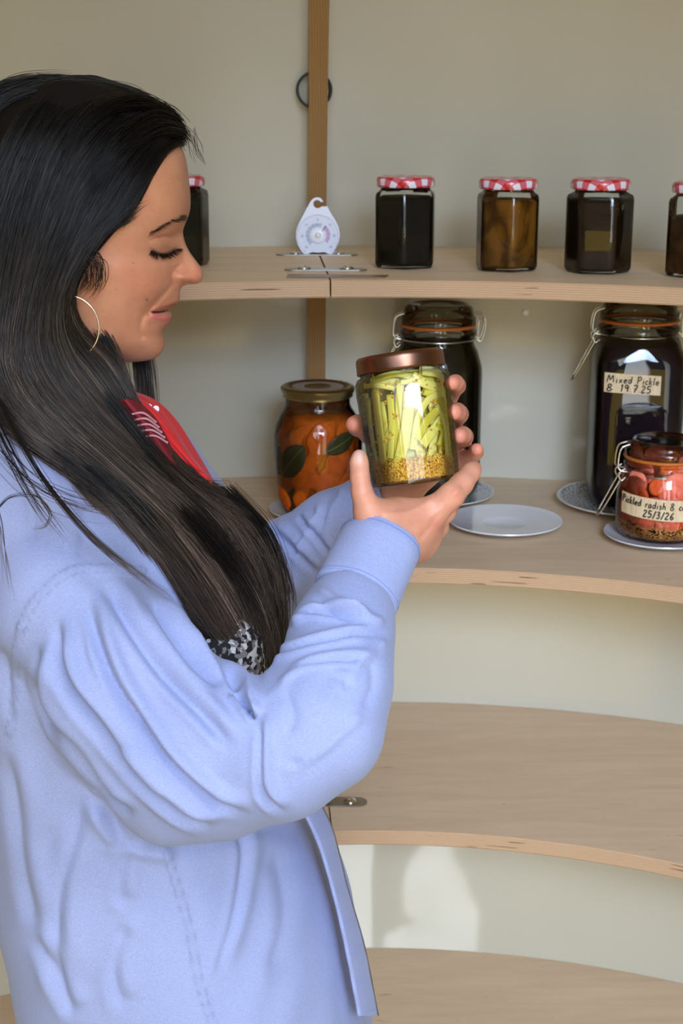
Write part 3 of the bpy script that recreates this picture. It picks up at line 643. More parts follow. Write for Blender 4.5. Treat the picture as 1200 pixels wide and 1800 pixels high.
# ------------------------------------------------ dial thermometer
P = onz(558, 447, TOPZ[0]); s = depth_of(P)/FPX; P.y -= .002
M_wp = mat('white_plastic', rgb(226, 226, 240), .25, coat=.3); M_dial = mat('dial_face', rgb(214, 217, 230), .3)
tt = thing('dial_thermometer', 'white teardrop dial thermometer standing on the top shelf at the upright', 'thermometer', P); tt.rotation_euler = (math.radians(-3), 0, 0)
def T(x, y): return ((x/10+500-558)*s*1.0, -(y-1068)/10*s)    # outline taken in tenths of a pixel
hook = [(355, 1068), (300, 1010), (235, 900), (205, 780), (208, 660), (250, 540), (320, 410), (400, 260), (470, 140), (520, 98), (580, 84), (640, 100), (690, 160), (640, 166), (610, 138), (565, 130), (520, 155), (510, 200), (525, 245), (570, 272), (615, 265), (655, 240), (755, 240), (820, 360), (900, 490), (955, 600), (975, 730), (955, 850), (900, 960), (825, 1068), (770, 1052), (700, 1022), (600, 1008), (500, 1020), (420, 1050)]
pts = [T(*p) for p in hook]; th_ = .009
def extrude(mb, pts, y0, y1, mi=0):
    m = len(pts); from mathutils.geometry import tessellate_polygon
    tris = tessellate_polygon([[Vector((x, z, 0)) for x, z in pts]])
    V = [(x, y0, z) for x, z in pts]+[(x, y1, z) for x, z in pts]
    F = [tuple(tr) for tr in tris]+[tuple(i+m for i in tr)[::-1] for tr in tris]+[(i, i+m, (i+1) % m+m, (i+1) % m) for i in range(m)]
    mb.add(V, F, mi)
mb = MB(); extrude(mb, pts, -th_/2, th_/2); o = mb.build('case', M_wp, tt, smooth=False); bv = o.modifiers.new('b', 'BEVEL'); bv.width = .0008; bv.segments = 2
cx, cz = T(590, 735)
def arc_strip(mb, r0, r1, a0, a1, y, n=30, mi=0):
    A = np.radians(np.linspace(a0, a1, n)); mb.grid(np.array([[(cx+r*s*math.cos(a), y, cz+r*s*math.sin(a)) for a in A] for r in (r0, r1)]), mi=mi)
yf = -th_/2
mb = MB(); mb.add([(cx+33*s*math.cos(a), yf-.0004, cz+33*s*math.sin(a)*(1 if math.sin(a) > -.75 else .9)) for a in np.linspace(0, 2*PI, 48, endpoint=False)], [tuple(range(48))]); dial = mb.build('dial', M_dial, tt, smooth=False)
mb = MB(); A = np.radians(np.linspace(-52, 232, 50)); mb.tube([(cx+35.5*s*math.cos(a), yf-.0004, cz+35.5*s*math.sin(a)) for a in A], .0011, 6); mb.build('rim', M_wp, tt)
mb = MB(); arc_strip(mb, 15.5, 21, 55, -38, yf-.0009); mb.build('pink_band', mat('pink_band', rgb(205, 160, 200), .4), dial)
mb = MB(); arc_strip(mb, 15.5, 21, 75, 228, yf-.0009); mb.build('grey_band', mat('grey_band', rgb(172, 182, 200), .4), dial)
mb = MB()
for a in range(-38, 229, 22): arc_strip(mb, 15, 22, a, a+1.6, yf-.0013, 2)
def text_mesh(mb, txt, size, x, z, y):
    c = bpy.data.curves.new('tmp', 'FONT'); c.body = txt; c.size = size; c.align_x = 'CENTER'; c.align_y = 'CENTER'; o = bpy.data.objects.new('tmp', c); C.objects.link(o)
    dg = bpy.context.evaluated_depsgraph_get(); me = o.evaluated_get(dg).to_mesh(); V = [(v.co.x+x, y, v.co.y+z) for v in me.vertices]; F = [tuple(p.vertices) for p in me.polygons]
    if V: mb.add(V, F)
    o.evaluated_get(dg).to_mesh_clear(); bpy.data.objects.remove(o); bpy.data.curves.remove(c)
for txt, x, y in (('0', 585, 470), ('10', 385, 556), ('20', 310, 748), ('30', 385, 940), ('10', 795, 556), ('20', 870, 742), ('30', 808, 935)):
    a, b = T(x, y); text_mesh(mb, txt, 5.4*s, a, b, yf-.0013)
mb.build('scale_marks', mat('scale_grey', rgb(120, 120, 140), .5), dial)
mb = MB(); mb.lathe([(15*s, 0), (14.5*s, .0008), (7*s, .0014), (.0001, .0014)], 40, M=Matrix.Translation((cx, yf-.0004, cz)) @ Matrix.Rotation(PI/2, 4, 'X')); hub = mb.build('hub', mat('hub_white', rgb(236, 236, 244), .2), tt)
mb = MB(); mb.ball((cx, yf-.0022, cz), (5.5*s, .0016, 5.5*s), 16); mb.build('knob', mat('knob_ivory', rgb(220, 214, 204), .3), tt)
mb = MB(); a = math.radians(46); mb.tube([(cx+10*s*math.cos(a), yf-.0024, cz+10*s*math.sin(a)), (cx+21.5*s*math.cos(a), yf-.0024, cz+21.5*s*math.sin(a))], .00035, 6); mb.build('needle', mat('needle_red', rgb(110, 30, 60), .4), tt)

# ------------------------------------------------ dark container on the third shelf, its edge showing past the sleeve
P, s = stand(553, 1394, TOPZ[2], 27)
t = thing('storage_tin', 'black round tin on the third shelf, peeking out between sleeve and open shirt front', 'tin', P)
mb = MB(); r = 27*s; h = 62*s; mb.lathe([(r*.94, 0), (r, .002), (r, h-.014), (r*.97, h-.012)], 40); mb.build('tin_body', M_black, t, angle=50)
mb = MB(); mb.lathe([(r*1.03, h-.013), (r*1.03, h-.002), (r*.98, h), (.0001, h)], 40, caps=False); mb.build('lid', mat('tin_lid', (.02, .02, .02, 1), .25, coat=.5), t, angle=50)
# ---------------------------------------------------------------- implicit modelling: smooth unions of tapered capsules, meshed with surface nets
def cap(P, a, b, ra, rb):
    a = np.array(a, float); b = np.array(b, float); ab = b-a; L = ab@ab+1e-12
    t = np.clip(((P-a)@ab)/L, 0, 1); return np.linalg.norm(P-a-t[..., None]*ab, axis=-1)-(ra+(rb-ra)*t)
def ell(P, c, r, R=None):
    q = P-np.array(c, float)
    if R is not None: q = q @ np.array(R)
    r = np.array(r, float); k0 = np.linalg.norm(q/r, axis=-1); k1 = np.linalg.norm(q/(r*r), axis=-1)+1e-9
    return k0*(k0-1)/k1
def smin(a, b, k):
    h = np.maximum(k-np.abs(a-b), 0)/k; return np.minimum(a, b)-h*h*k*.25
def smax(a, b, k): return -smin(-a, -b, k)
def surface_net(fn, lo, hi, h, B=14):
    lo = np.array(lo, float); hi = np.array(hi, float); n = np.ceil((hi-lo)/h).astype(int)+1; n = (n//B+1)*B
    V = np.full(n, 1.0, np.float32); cs = n//B
    ci = np.stack(np.meshgrid(*[np.arange(c) for c in cs], indexing='ij'), -1).reshape(-1, 3)
    cen = lo+(ci*B+(B-1)/2)*h; d = fn(cen); rad = B*h*.5*1.9
    for c, dd in zip(ci, d):
        sl = tuple(slice(i*B, i*B+B) for i in c)
        if abs(dd) > rad: V[sl] = dd; continue
        g = np.stack(np.meshgrid(*[lo[k]+h*np.arange(c[k]*B, c[k]*B+B) for k in range(3)], indexing='ij'), -1)
        V[sl] = fn(g)
    s = V < 0
    cells = np.zeros(tuple(n-1), bool); acc = np.zeros(tuple(n-1)+(3,), np.float32); cnt = np.zeros(tuple(n-1), np.float32)
    corners = [(i, j, k) for i in (0, 1) for j in (0, 1) for k in (0, 1)]
    def cv(A, c): return A[c[0]:A.shape[0]-1+c[0], c[1]:A.shape[1]-1+c[1], c[2]:A.shape[2]-1+c[2]]
    for a in corners:
        for ax in range(3):
            if a[ax]: continue
            b = list(a); b[ax] = 1; sa, sb = cv(s, a), cv(s, b); x = sa != sb
            va, vb = cv(V, a)[x], cv(V, b)[x]; t = va/(va-vb); p = np.tile(np.array(a, np.float32), (len(t), 1)); p[:, ax] = t
            acc[x] += p; cnt[x] += 1
    m = cnt > 0; idx = -np.ones(m.shape, int); idx[m] = np.arange(m.sum())
    ijk = np.argwhere(m); pos = lo+(ijk+acc[m]/cnt[m][:, None])*h
    Q = []
    for ax in range(3):
        u, v = [(1, 2), (2, 0), (0, 1)][ax]
        e = np.moveaxis(s, ax, 0); x = e[:-1] != e[1:]; x = np.moveaxis(x, 0, ax); q = np.argwhere(x)
        q = q[(q[:, u] > 0) & (q[:, v] > 0) & (q[:, u] < n[u]-1) & (q[:, v] < n[v]-1)]
        flip = s[tuple(q.T)]
        du = np.zeros(3, int); du[u] = 1; dv = np.zeros(3, int); dv[v] = 1
        f = np.stack([idx[tuple((q-du-dv).T)], idx[tuple((q-dv).T)], idx[tuple(q.T)], idx[tuple((q-du).T)]], 1)
        f[~flip] = f[~flip][:, ::-1]; Q.append(f)
    Q = np.concatenate(Q); Q = Q[(Q >= 0).all(1)]
    return pos, Q
def vnormals(V, Q):
    n = np.cross(V[Q[:, 2]]-V[Q[:, 0]], V[Q[:, 3]]-V[Q[:, 1]]); N = np.zeros_like(V)
    for k in range(4): np.add.at(N, Q[:, k], n)
    return N/(np.linalg.norm(N, axis=1)[:, None]+1e-12)
def relax(V, Q, it=2, lam=.5):
    for _ in range(it):
        A = np.zeros_like(V); c = np.zeros(len(V))
        for k in range(4):
            for j in (1, 3): np.add.at(A, Q[:, k], V[Q[:, (k+j) % 4]]); np.add.at(c, Q[:, k], 1)
        V = V+(A/np.maximum(c, 1)[:, None]-V)*lam
    return V
def seg_dist(x, y, pts):
    """distance, signed side and position 0..1 along a pixel polyline"""
    pts = smooth_poly([(a, b, 0) for a, b in pts], max(8, 6*len(pts)))[:, :2]; best = np.full(x.shape, 1e9); side = np.zeros(x.shape); par = np.zeros(x.shape); m = len(pts)-1
    for i in range(m):
        ax, ay = pts[i]; dx, dy = pts[i+1]-pts[i]; L = dx*dx+dy*dy+1e-9; t = np.clip(((x-ax)*dx+(y-ay)*dy)/L, 0, 1)
        d = np.hypot(x-ax-t*dx, y-ay-t*dy); k = d < best; best = np.where(k, d, best); side = np.where(k, np.sign((x-ax)*dy-(y-ay)*dx), side); par = np.where(k, (i+t)/m, par)
    return best, side, par
def quad_mesh(name, V, Q, mats, parent=None, col=None, mi=None):
    me = bpy.data.meshes.new(name); me.vertices.add(len(V)); me.vertices.foreach_set('co', np.asarray(V, float).ravel())
    k = Q.shape[1]; me.loops.add(Q.size); me.loops.foreach_set('vertex_index', Q.ravel().astype(np.int32)); me.polygons.add(len(Q)); me.polygons.foreach_set('loop_start', np.arange(len(Q))*k); me.polygons.foreach_set('loop_total', np.full(len(Q), k))
    for m in (mats if isinstance(mats, (list, tuple)) else [mats]): me.materials.append(m)
    if mi is not None: me.polygons.foreach_set('material_index', mi)
    me.update(calc_edges=True); me.validate(); me.polygons.foreach_set('use_smooth', np.ones(len(me.polygons), bool))
    if col is not None:
        a = me.color_attributes.new('tone', 'FLOAT_COLOR', 'POINT'); a.data.foreach_set('color', np.concatenate([col, np.ones((len(V), 1))], 1).ravel())
    o = bpy.data.objects.new(name, me); C.objects.link(o)
    if parent: o.parent = parent
    return o
def px3(px, py, Y, rpx):
    p = W(px, py, Y); return np.array(p), rpx*depth_of(p)/FPX
class Body:
    """a chain list of capsules given as (px, py, Y, radius in px)"""
    def __init__(s): s.c = []
    def chain(s, pts, k=.006):
        q = [px3(*p) for p in pts]
        s.c.append((q, k)); return s
    def __call__(s, P, d=None):
        for q, k in s.c:
            dd = None
            for (a, ra), (b, rb) in zip(q[:-1], q[1:]):
                e = cap(P, a, b, ra, rb); dd = e if dd is None else smin(dd, e, k*.5)
            d = dd if d is None else smin(d, dd, k)
        return d
# ---------------------------------------------------------------- the jar in her hands
YJ = 1.165
JB = W(731, 849, YJ); JT = W(701, 622, YJ+.024); up = (JT-JB).normalized(); HJ = (JT-JB).length; sj = depth_of(JB)/FPX
xx = (Vector((1, 0, 0))-up*up.x).normalized(); yy = up.cross(xx); MJ = Matrix((xx, yy, up)).transposed().to_4x4(); MJ.translation = JB
held = thing('pickle_jar', 'glass jar of pale green pickled strips with a copper lid, held in both hands', 'jar', (0, 0, 0)); held.matrix_world = MJ
RJ = 82*sj
def soft(prof, rot, lim=1.05): mb = MB(); hexsec(prof, rot=rot, lim=lim, mb=mb); return mb
M_glassh = glass_mat('held_jar_glass', (.97, .98, .93, 1), (.55, .6, .42, 1), gloss=.9)
rotj = math.radians(.5)
Rb = RJ/1.02
soft([(Rb*.84, 0, 1), (Rb*.9, .001, 1), (Rb*.915, .004, 1), (Rb*.935, .02, 1), (Rb*1.0, HJ*.72, 1), (Rb*.995, HJ*.8, .9), (Rb*.96, HJ*.835, .6), (Rb*.90, HJ*.85, .2), (Rb*.89, HJ*.9, 0)], rotj).build('glass_body', M_glassh, held, angle=35)
M_brine = glass_mat('yellow_brine', (.95, .92, .66, 1), (.6, .56, .2, 1), gloss=.12)
soft([(Rb*.84, .0035, 1), (Rb*.9, .008, 1), (Rb*.965, HJ*.72, 1), (Rb*.93, HJ*.80, .7), (Rb*.8, HJ*.84, .2)], rotj).build('brine', M_brine, held, angle=35)
mb = MB(); LR = 79*sj; z0 = HJ*.868; prof = [(LR*.97, z0), (LR*1.0, z0+.0008), (LR*.985, z0+.002), (LR*.985, HJ-.004), (LR*.97, HJ-.0015), (LR*.93, HJ), (LR*.88, HJ-.0005), (LR*.85, HJ-.0012), (.0001, HJ-.0012)]
mb.lathe(prof, 72, caps=False); mb.build('lid', M_copper, held, angle=50)
mb = MB(); mb.add([(Rb*.92*math.cos(a), Rb*.92*math.sin(a), .0012) for a in np.linspace(0, 2*PI, 40, endpoint=False)], [tuple(range(40))]); 
M_strip = mat('pickled_strip', rgb(206, 200, 120), .4, spec=.4)
t = NT(M_strip); oi = t.n('ShaderNodeObjectInfo')
t.base(t.ramp(t.math('ADD', t.math('MULTIPLY', oi.outputs['Random'], .7), t.math('MULTIPLY', t.noise(t.coord(scale=(60, 60, 60)), 1.5, 3), .3)), [(.15, rgb(196, 188, 80)), (.45, rgb(222, 212, 126)), (.8, rgb(240, 232, 184))]))
SLAB = 'pale green pickled strip packed inside the copper-lidded jar she holds'
def strip(pts, w, th=.0028):
    """pts: jar pixels (x, y in the photo) and how far back inside the jar, 0 front .. 1 centre"""
    Q = []
    for px, py, dp in pts:
        v = (850-py)/232*HJ; cxp = 731+(px-731) ; xloc = (px-(731-(850-py)*31/231))*sj
        R = Rb*(.935+.065*min(1, v/(HJ*.72)))-.0045; xl = max(-R*.97, min(R*.97, xloc)); y = -math.sqrt(max(R*R-xl*xl, 1e-8))*(1-dp); Q.append((xl, y, v))
    q = smooth_poly(Q, 20); mb = MB(); T = np.gradient(q, axis=0); T /= np.linalg.norm(T, axis=1)[:, None]; out = q*np.array([1, 1, 0]); out[:, 1] -= 1e-4; out /= np.linalg.norm(out, axis=1)[:, None]
    sd = np.cross(T, out); sd /= np.linalg.norm(sd, axis=1)[:, None]+1e-9; ou = np.cross(sd, T); w = w*sj/2; P = []
    for a in np.linspace(0, 2*PI, 12, endpoint=False):
        ca, sa = math.cos(a), math.sin(a); ca = math.copysign(abs(ca)**.6, ca); sa = math.copysign(abs(sa)**.6, sa); P.append(q+sd*ca*w+ou*(sa*th*.5))
    P = np.array(P).transpose(1, 0, 2); mb.grid(P, cv=True); mb.F.append(tuple(range(12))[::-1]); mb.M.append(0); mb.F.append(tuple(range(19*12, 20*12))); mb.M.append(0)
    o = mb.build('pickled_strip', M_strip); o.matrix_world = MJ; tag(o, SLAB, 'pickled vegetable', 'pickled strips in the held jar')
for pts, w in [
    ([(657, 680, 0), (664, 740, 0), (673, 810, .05)], 17), ([(646, 690, .1), (648, 740, .1), (656, 780, .1)], 9), ([(682, 690, .05), (686, 740, .1), (684, 800, .1)], 13),
    ([(715, 690, .05), (712, 740, .0), (700, 800, .0)], 20), ([(700, 668, .1), (697, 740, .15), (690, 810, .2)], 14), ([(775, 700, .02), (750, 706, 0), (731, 735, 0), (722, 790, .02)], 12),
    ([(762, 716, 0), (777, 745, 0), (785, 810, .02)], 11), ([(770, 724, .05), (745, 745, 0), (728, 775, 0)], 15), ([(775, 740, .1), (755, 765, .05), (738, 785, .05)], 18), ([(762, 752, .05), (774, 765, 0), (768, 790, .05)], 8),
    ([(790, 740, .1), (792, 780, .1), (790, 815, .1)], 10), ([(735, 655, .1), (765, 662, .1), (783, 672, .1)], 18), ([(720, 662, .1), (745, 680, .05), (775, 690, .1)], 17), ([(640, 668, .1), (665, 672, .05), (690, 680, .1)], 10),
    ([(655, 660, .2), (690, 655, .2), (720, 664, .2)], 12), ([(740, 690, .15), (765, 705, .1), (785, 730, .12)], 16), ([(705, 790, .1), (725, 770, .1), (755, 760, .1)], 12), ([(668, 700, .25), (676, 760, .25), (668, 815, .2)], 14),
    ([(640, 700, .3), (645, 760, .3), (660, 815, .3)], 13), ([(735, 700, .3), (730, 760, .3), (740, 815, .3)], 18), ([(755, 700, .35), (760, 760, .3), (755, 815, .3)], 18), ([(692, 700, .4), (690, 760, .4), (700, 815, .4)], 20), ([(780, 690, .3), (782, 760, .3), (770, 815, .3)], 14),
    ([(712, 700, .45), (716, 760, .45), (720, 815, .45)], 22), ([(660, 700, .5), (664, 760, .5), (676, 815, .5)], 20), ([(770, 690, .55), (772, 760, .55), (774, 815, .5)], 22), ([(742, 690, .6), (745, 760, .6), (748, 815, .6)], 22), ([(690, 690, .65), (694, 760, .65), (700, 815, .6)], 22),
    ([(700, 672, .02), (714, 672, .02), (735, 665, .02)], 9), ([(690, 812, .0), (703, 790, 0), (712, 765, .02)], 12), ([(660, 815, .15), (675, 770, .15), (688, 740, .15)], 11), ([(634, 690, .12), (640, 740, .12), (648, 800, .12)], 14), ([(641, 680, .35), (646, 750, .35), (655, 815, .35)], 20), ([(792, 690, .15), (798, 750, .12), (798, 815, .15)], 13), ([(786, 690, .4), (792, 750, .4), (794, 815, .4)], 20), ([(726, 660, .3), (724, 690, .3), (727, 720, .3)], 26), ([(700, 660, .35), (740, 664, .35), (776, 672, .35)], 22), ([(650, 664, .3), (680, 668, .35), (700, 672, .35)], 18)]:
    strip(pts, w)
rg = random.Random(3)
def js():
    h = rg.random()
    z = .004+rg.uniform(0, 1)**1.3*HJ*.145*(1+.2*math.sin(h*7)) if rg.random() < .93 else rg.uniform(.02, HJ*.78)
    a = rg.uniform(PI, 2*PI) if rg.random() < .8 else rg.uniform(0, PI); R = Rb*(.9+.065*min(1, z/(HJ*.72)))-.0022-abs(rg.gauss(0, .0012)); th = (a-rotj) % (PI/3); return (R*math.cos(a), R*math.sin(a), z)
seeds('mustard_seeds', 'mustard seeds settled at the bottom of the held pickle jar', 2600, js, .00092, MJ)
# ---------------------------------------------------------------- the woman
YH = 1.20
person = thing('person', 'woman with long dark hair in a pale blue shirt, smiling down at the jar', 'person', (-.16, 1.2, 0))
Pinv = Matrix.Translation((.16, -1.2, 0))
def own(o, parent=None): o.parent = parent or person; o.matrix_parent_inverse = Pinv if parent is None else Matrix(); return o
# ---- skin
M_skin = mat('skin', rgb(214, 160, 130), .42, spec=.4, sss=.22)
t = NT(M_skin); at = t.n('ShaderNodeAttribute', attribute_name='tone'); mot = t.noise(t.coord(scale=(1, 1, 1)), 60, 4, .6)
t.base(t.mix(.5, at.outputs[0], t.mix(1.0, at.outputs[0], t.ramp(mot, [(.35, (.86, .72, .66, 1)), (.65, (1.06, 1.06, 1.04, 1))]), 'MULTIPLY')))
t.bump(t.noise(t.coord(), 900, 3, .6), .18, .0006)
SK = np.array(rgb(200, 140, 108)[:3])
# ---- head: profile outline in the photo, then half widths (mm) at places on the side of the face
prof = [(311, 246), (318, 260), (323, 275), (327, 295), (329.5, 315), (331.5, 335), (332.5, 352), (332.5, 366), (330.5, 378), (327, 388), (323, 397), (321, 405), (322, 415), (325, 427), (331, 440), (339, 452), (347, 463), (353, 472), (356, 480), (356, 487), (352.5, 494), (346, 498.5), (338, 499.5), (330, 500.5), (322, 503), (317, 508), (315, 515), (315.5, 523), (314.5, 529), (311, 534.5), (304, 539), (295, 544), (291, 547), (298, 549.5), (301, 555), (300, 562), (296, 569), (290, 575), (286, 581), (285, 588), (287, 596), (288.5, 605), (287, 614), (282, 622), (275, 628), (266, 632), (255, 634.5), (242, 636), (228, 637),
        (205, 640), (180, 642), (150, 640), (110, 636), (60, 620), (10, 590), (-40, 545), (-75, 480), (-90, 410), (-88, 330), (-65, 260), (-25, 205), (30, 170), (95, 156), (160, 160), (215, 177), (260, 203), (292, 226)]
prof = np.array(prof, float); CH = np.array([118., 440.])
pc = np.vstack([prof, prof[:1]]); dd = np.concatenate([[0], np.cumsum(np.linalg.norm(np.diff(pc, axis=0), axis=1))])
fr = np.linspace(0, dd[49], 620, endpoint=False); bk = np.linspace(dd[49], dd[-1], 140, endpoint=False); sm_ = np.concatenate([fr, bk])
def cr_closed(P, d, s):
    m = len(P)-1; T = np.zeros_like(P)
    for i in range(m): a, b = (i-1) % m, (i+1) % m; T[i] = (P[b]-P[a])/(((d[i+1]-d[i]))+((d[i]-d[i-1]) if i else (d[m]-d[m-1])))
    T[m] = T[0]; k = np.clip(np.searchsorted(d, s, side='right')-1, 0, m-1); h = d[k+1]-d[k]; u = ((s-d[k])/h)[:, None]; h = h[:, None]
    return (2*u**3-3*u**2+1)*P[k]+(u**3-2*u**2+u)*h*T[k]+(-2*u**3+3*u**2)*P[k+1]+(u**3-u**2)*h*T[k+1]
PO = cr_closed(pc, dd, sm_)
LC = [(300, 262, 24), (310, 300, 30), (290, 300, 41), (260, 300, 53), (220, 300, 63), (150, 300, 72), (60, 300, 76), (-40, 320, 60), (60, 210, 58), (160, 205, 52), (230, 225, 42),
      (315, 350, 31), (290, 350, 46), (255, 350, 57), (200, 350, 67), (320, 385, 20), (305, 388, 34), (285, 392, 45), (262, 402, 53), (225, 410, 62), (160, 400, 72),
      (316, 408, 9), (312, 420, 13), (318, 435, 9.5), (306, 436, 18), (292, 436, 29), (277, 438, 38), (262, 438, 46), (240, 440, 55), (200, 440, 65), (140, 440, 73), (100, 440, 76),
      (330, 455, 8.5), (322, 458, 11.5), (310, 456, 19), (296, 462, 30), (345, 470, 7.5), (335, 475, 11), (322, 476, 15), (312, 476, 17), (298, 480, 27), (280, 470, 41), (255, 470, 52), (220, 470, 62), (170, 470, 69.5),
      (350, 486, 7.5), (338, 490, 12), (324, 490, 16.5), (312, 492, 17), (302, 497, 22), (288, 500, 33), (262, 500, 47), (225, 505, 58.5), (180, 510, 65), (135, 500, 72),
      (308, 516, 12), (296, 520, 22), (280, 525, 32), (255, 530, 44.5), (215, 540, 55.5), (170, 540, 62), (306, 532, 10), (295, 537, 18), (280, 541, 25), (266, 545, 32), (290, 556, 16), (278, 556, 24), (266, 553, 31), (245, 555, 41.5),
      (286, 570, 14), (274, 574, 24), (255, 578, 34.5), (220, 575, 47), (180, 575, 56), (276, 590, 16), (262, 595, 26), (240, 600, 34), (205, 600, 45), (165, 600, 53), (278, 608, 13), (266, 616, 17.5), (248, 622, 20), (225, 625, 26), (190, 625, 36), (140, 615, 46), (60, 560, 52), (-30, 460, 50), (30, 380, 72), (30, 480, 68)]
src = np.array([(a, b, c*c) for a, b, c in LC]+[(x, y, 0) for x, y in PO[::7]], float)
def tps(r): return np.where(r > 0, r*r*np.log(r+1e-9), 0)
K = tps(np.linalg.norm(src[:, None, :2]-src[None, :, :2], axis=-1)/100); n_ = len(src); A = np.zeros((n_+3, n_+3)); A[:n_, :n_] = K+np.eye(n_)*.004; A[:n_, n_] = 1; A[:n_, n_+1:] = src[:, :2]/100; A[n_:, :n_] = A[:n_, n_:].T
wts = np.linalg.solve(A, np.concatenate([src[:, 2], [0, 0, 0]]))
def rbf(q):
    out = np.zeros(len(q))
    for i in range(0, len(q), 20000): c = q[i:i+20000]; out[i:i+20000] = tps(np.linalg.norm(c[:, None]-src[None, :, :2], axis=-1)/100) @ wts[:n_]+wts[n_]+c/100 @ wts[n_+1:]
    return out
TN = 120; tt_ = np.linspace(0, 1, TN)
G2 = PO[:, None]+(CH-PO[:, None])*(tt_**2)[None, :, None]; q = G2.reshape(-1, 2); L2 = rbf(q); dsil = np.linalg.norm(G2-PO[:, None], axis=-1).ravel()
edge = smoothstep(0, 9, dsil); L = np.sqrt(np.maximum(L2, 0)*smoothstep(-.5, 3, dsil)**.0+1e-9); L = np.where(dsil < 1e-6, 0, np.maximum(L, np.sqrt(dsil)*1.1*np.minimum(1, 1)))
x_, y_ = q[:, 0], q[:, 1]
def gb(cx, cy, sx, sy, amp, rot=0):
    c, s_ = math.cos(rot), math.sin(rot); u = (x_-cx)*c+(y_-cy)*s_; v = -(x_-cx)*s_+(y_-cy)*c; return amp*np.exp(-(u/sx)**2-(v/sy)**2)
def line(pts, w, amp, power=2): d, sd, pr_ = seg_dist(x_, y_, pts); return amp*np.exp(-(d/w)**power)*np.minimum(1, np.minimum(pr_, 1-pr_)*6+.15)
near = np.ones(len(q), bool)
dL = gb(286, 434, 21, 10, 3.4, .05)+gb(300, 400, 22, 9, 1.2, -.35)+gb(318, 487, 10, 9, 2.6)+gb(340, 486, 12, 9, .8)+gb(255, 508, 26, 20, 2.0, -.5)+gb(230, 470, 30, 18, 1.0)
dL += gb(308, 414, 10, 9, -2.2)+gb(290, 416, 16, 4, -1.2, -.1)+line([(260, 426), (274, 419), (290, 416), (306, 420)], 2.8, -1.0)
dL += line([(320, 464), (308, 472), (302, 483), (304, 495), (312, 501)], 3.8, -1.8)+line([(304, 497), (292, 512), (276, 530), (262, 544), (256, 556)], 5.5, -2.6)+gb(272, 508, 14, 12, 1.6, -.6)+line([(256, 548), (248, 566), (247, 584), (254, 598)], 6, -2.2)
dL += line([(262, 450), (278, 458), (296, 457), (308, 450)], 4, -.7)+gb(284, 451, 18, 4, .8)
dL += line([(312, 531), (298, 537), (282, 541), (268, 546)], 4.5, 1.3)+line([(300, 557), (288, 560), (275, 557), (266, 551)], 6, 2.0)+line([(291, 547), (281, 549), (266, 549)], 2.3, -3.2)+gb(262, 550, 5, 5, -1.8)+line([(288, 574), (276, 573), (262, 567)], 5, -1.5)
dL += gb(331, 499, 7, 3, -3.5)+gb(270, 603, 16, 13, 1.8)
L = L+dL*edge
L = np.maximum(L, 0)
col = np.tile(SK, (len(q), 1))
def paint(mask, c): global col; m = np.clip(mask, 0, 1)[:, None]; col = col*(1-m)+np.array(c)[None]*m
paint(gb(250, 490, 60, 40, .35), np.array(rgb(204, 124, 96)[:3])); paint(gb(345, 480, 22, 18, .4), rgb(212, 128, 104)[:3]); paint(gb(300, 340, 50, 60, .35), rgb(196, 134, 92)[:3])
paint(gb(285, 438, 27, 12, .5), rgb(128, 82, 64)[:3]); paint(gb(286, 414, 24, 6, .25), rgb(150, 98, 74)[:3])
lipU = line([(314, 531), (300, 538), (284, 543), (266, 547)], 4.6, 1.0, 4); lipL = line([(300, 556), (289, 560), (277, 558), (264, 551)], 6.5, 1.0, 4)
paint(lipU*.75, rgb(178, 96, 88)[:3]); paint(lipL*.9, rgb(204, 112, 106)[:3]); paint(line([(292, 546.5), (281, 548.5), (264, 549)], 2.0, 1.0, 4), rgb(60, 24, 22)[:3])
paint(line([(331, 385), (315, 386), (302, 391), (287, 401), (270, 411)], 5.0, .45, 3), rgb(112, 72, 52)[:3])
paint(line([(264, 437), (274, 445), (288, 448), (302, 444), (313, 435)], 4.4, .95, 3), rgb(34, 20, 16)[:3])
fr_ = random.Random(9)
for _ in range(90): paint(gb(fr_.uniform(150, 335), fr_.uniform(300, 560), *(lambda r: (r, r))(fr_.uniform(.9, 1.9)), fr_.uniform(.15, .45)), rgb(150, 88, 60)[:3])
paint(gb(258, 527, 2, 2, .8), rgb(90, 50, 36)[:3]); paint(gb(234, 462, 1.8, 1.8, .6), rgb(110, 64, 46)[:3])
def Wv(px, py, Y):
    a = (px-600)/FPX; b = (900-py)/FPX; dy = math.cos(PITCH)+b*math.sin(PITCH); dz = -math.sin(PITCH)+b*math.cos(PITCH); k = Y/dy
    return np.stack([a*k, Y*np.ones_like(a), dz*k+CAMZ], -1)
HV = Wv(x_, y_, YH-L/1000*.97); nP = len(PO)
FV = HV.copy(); FV[:, 1] = 2*YH-FV[:, 1]
idx = np.arange(nP*TN).reshape(nP, TN); i2 = np.roll(idx, -1, 0)
Qn = np.stack([idx[:, :-1], idx[:, 1:], i2[:, 1:], i2[:, :-1]], -1).reshape(-1, 4); Qf = Qn[:, ::-1]+len(HV)
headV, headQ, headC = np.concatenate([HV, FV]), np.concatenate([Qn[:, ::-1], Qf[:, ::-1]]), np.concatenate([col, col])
# ---- hands: every finger its own chain of tapered joints
hand = Body()
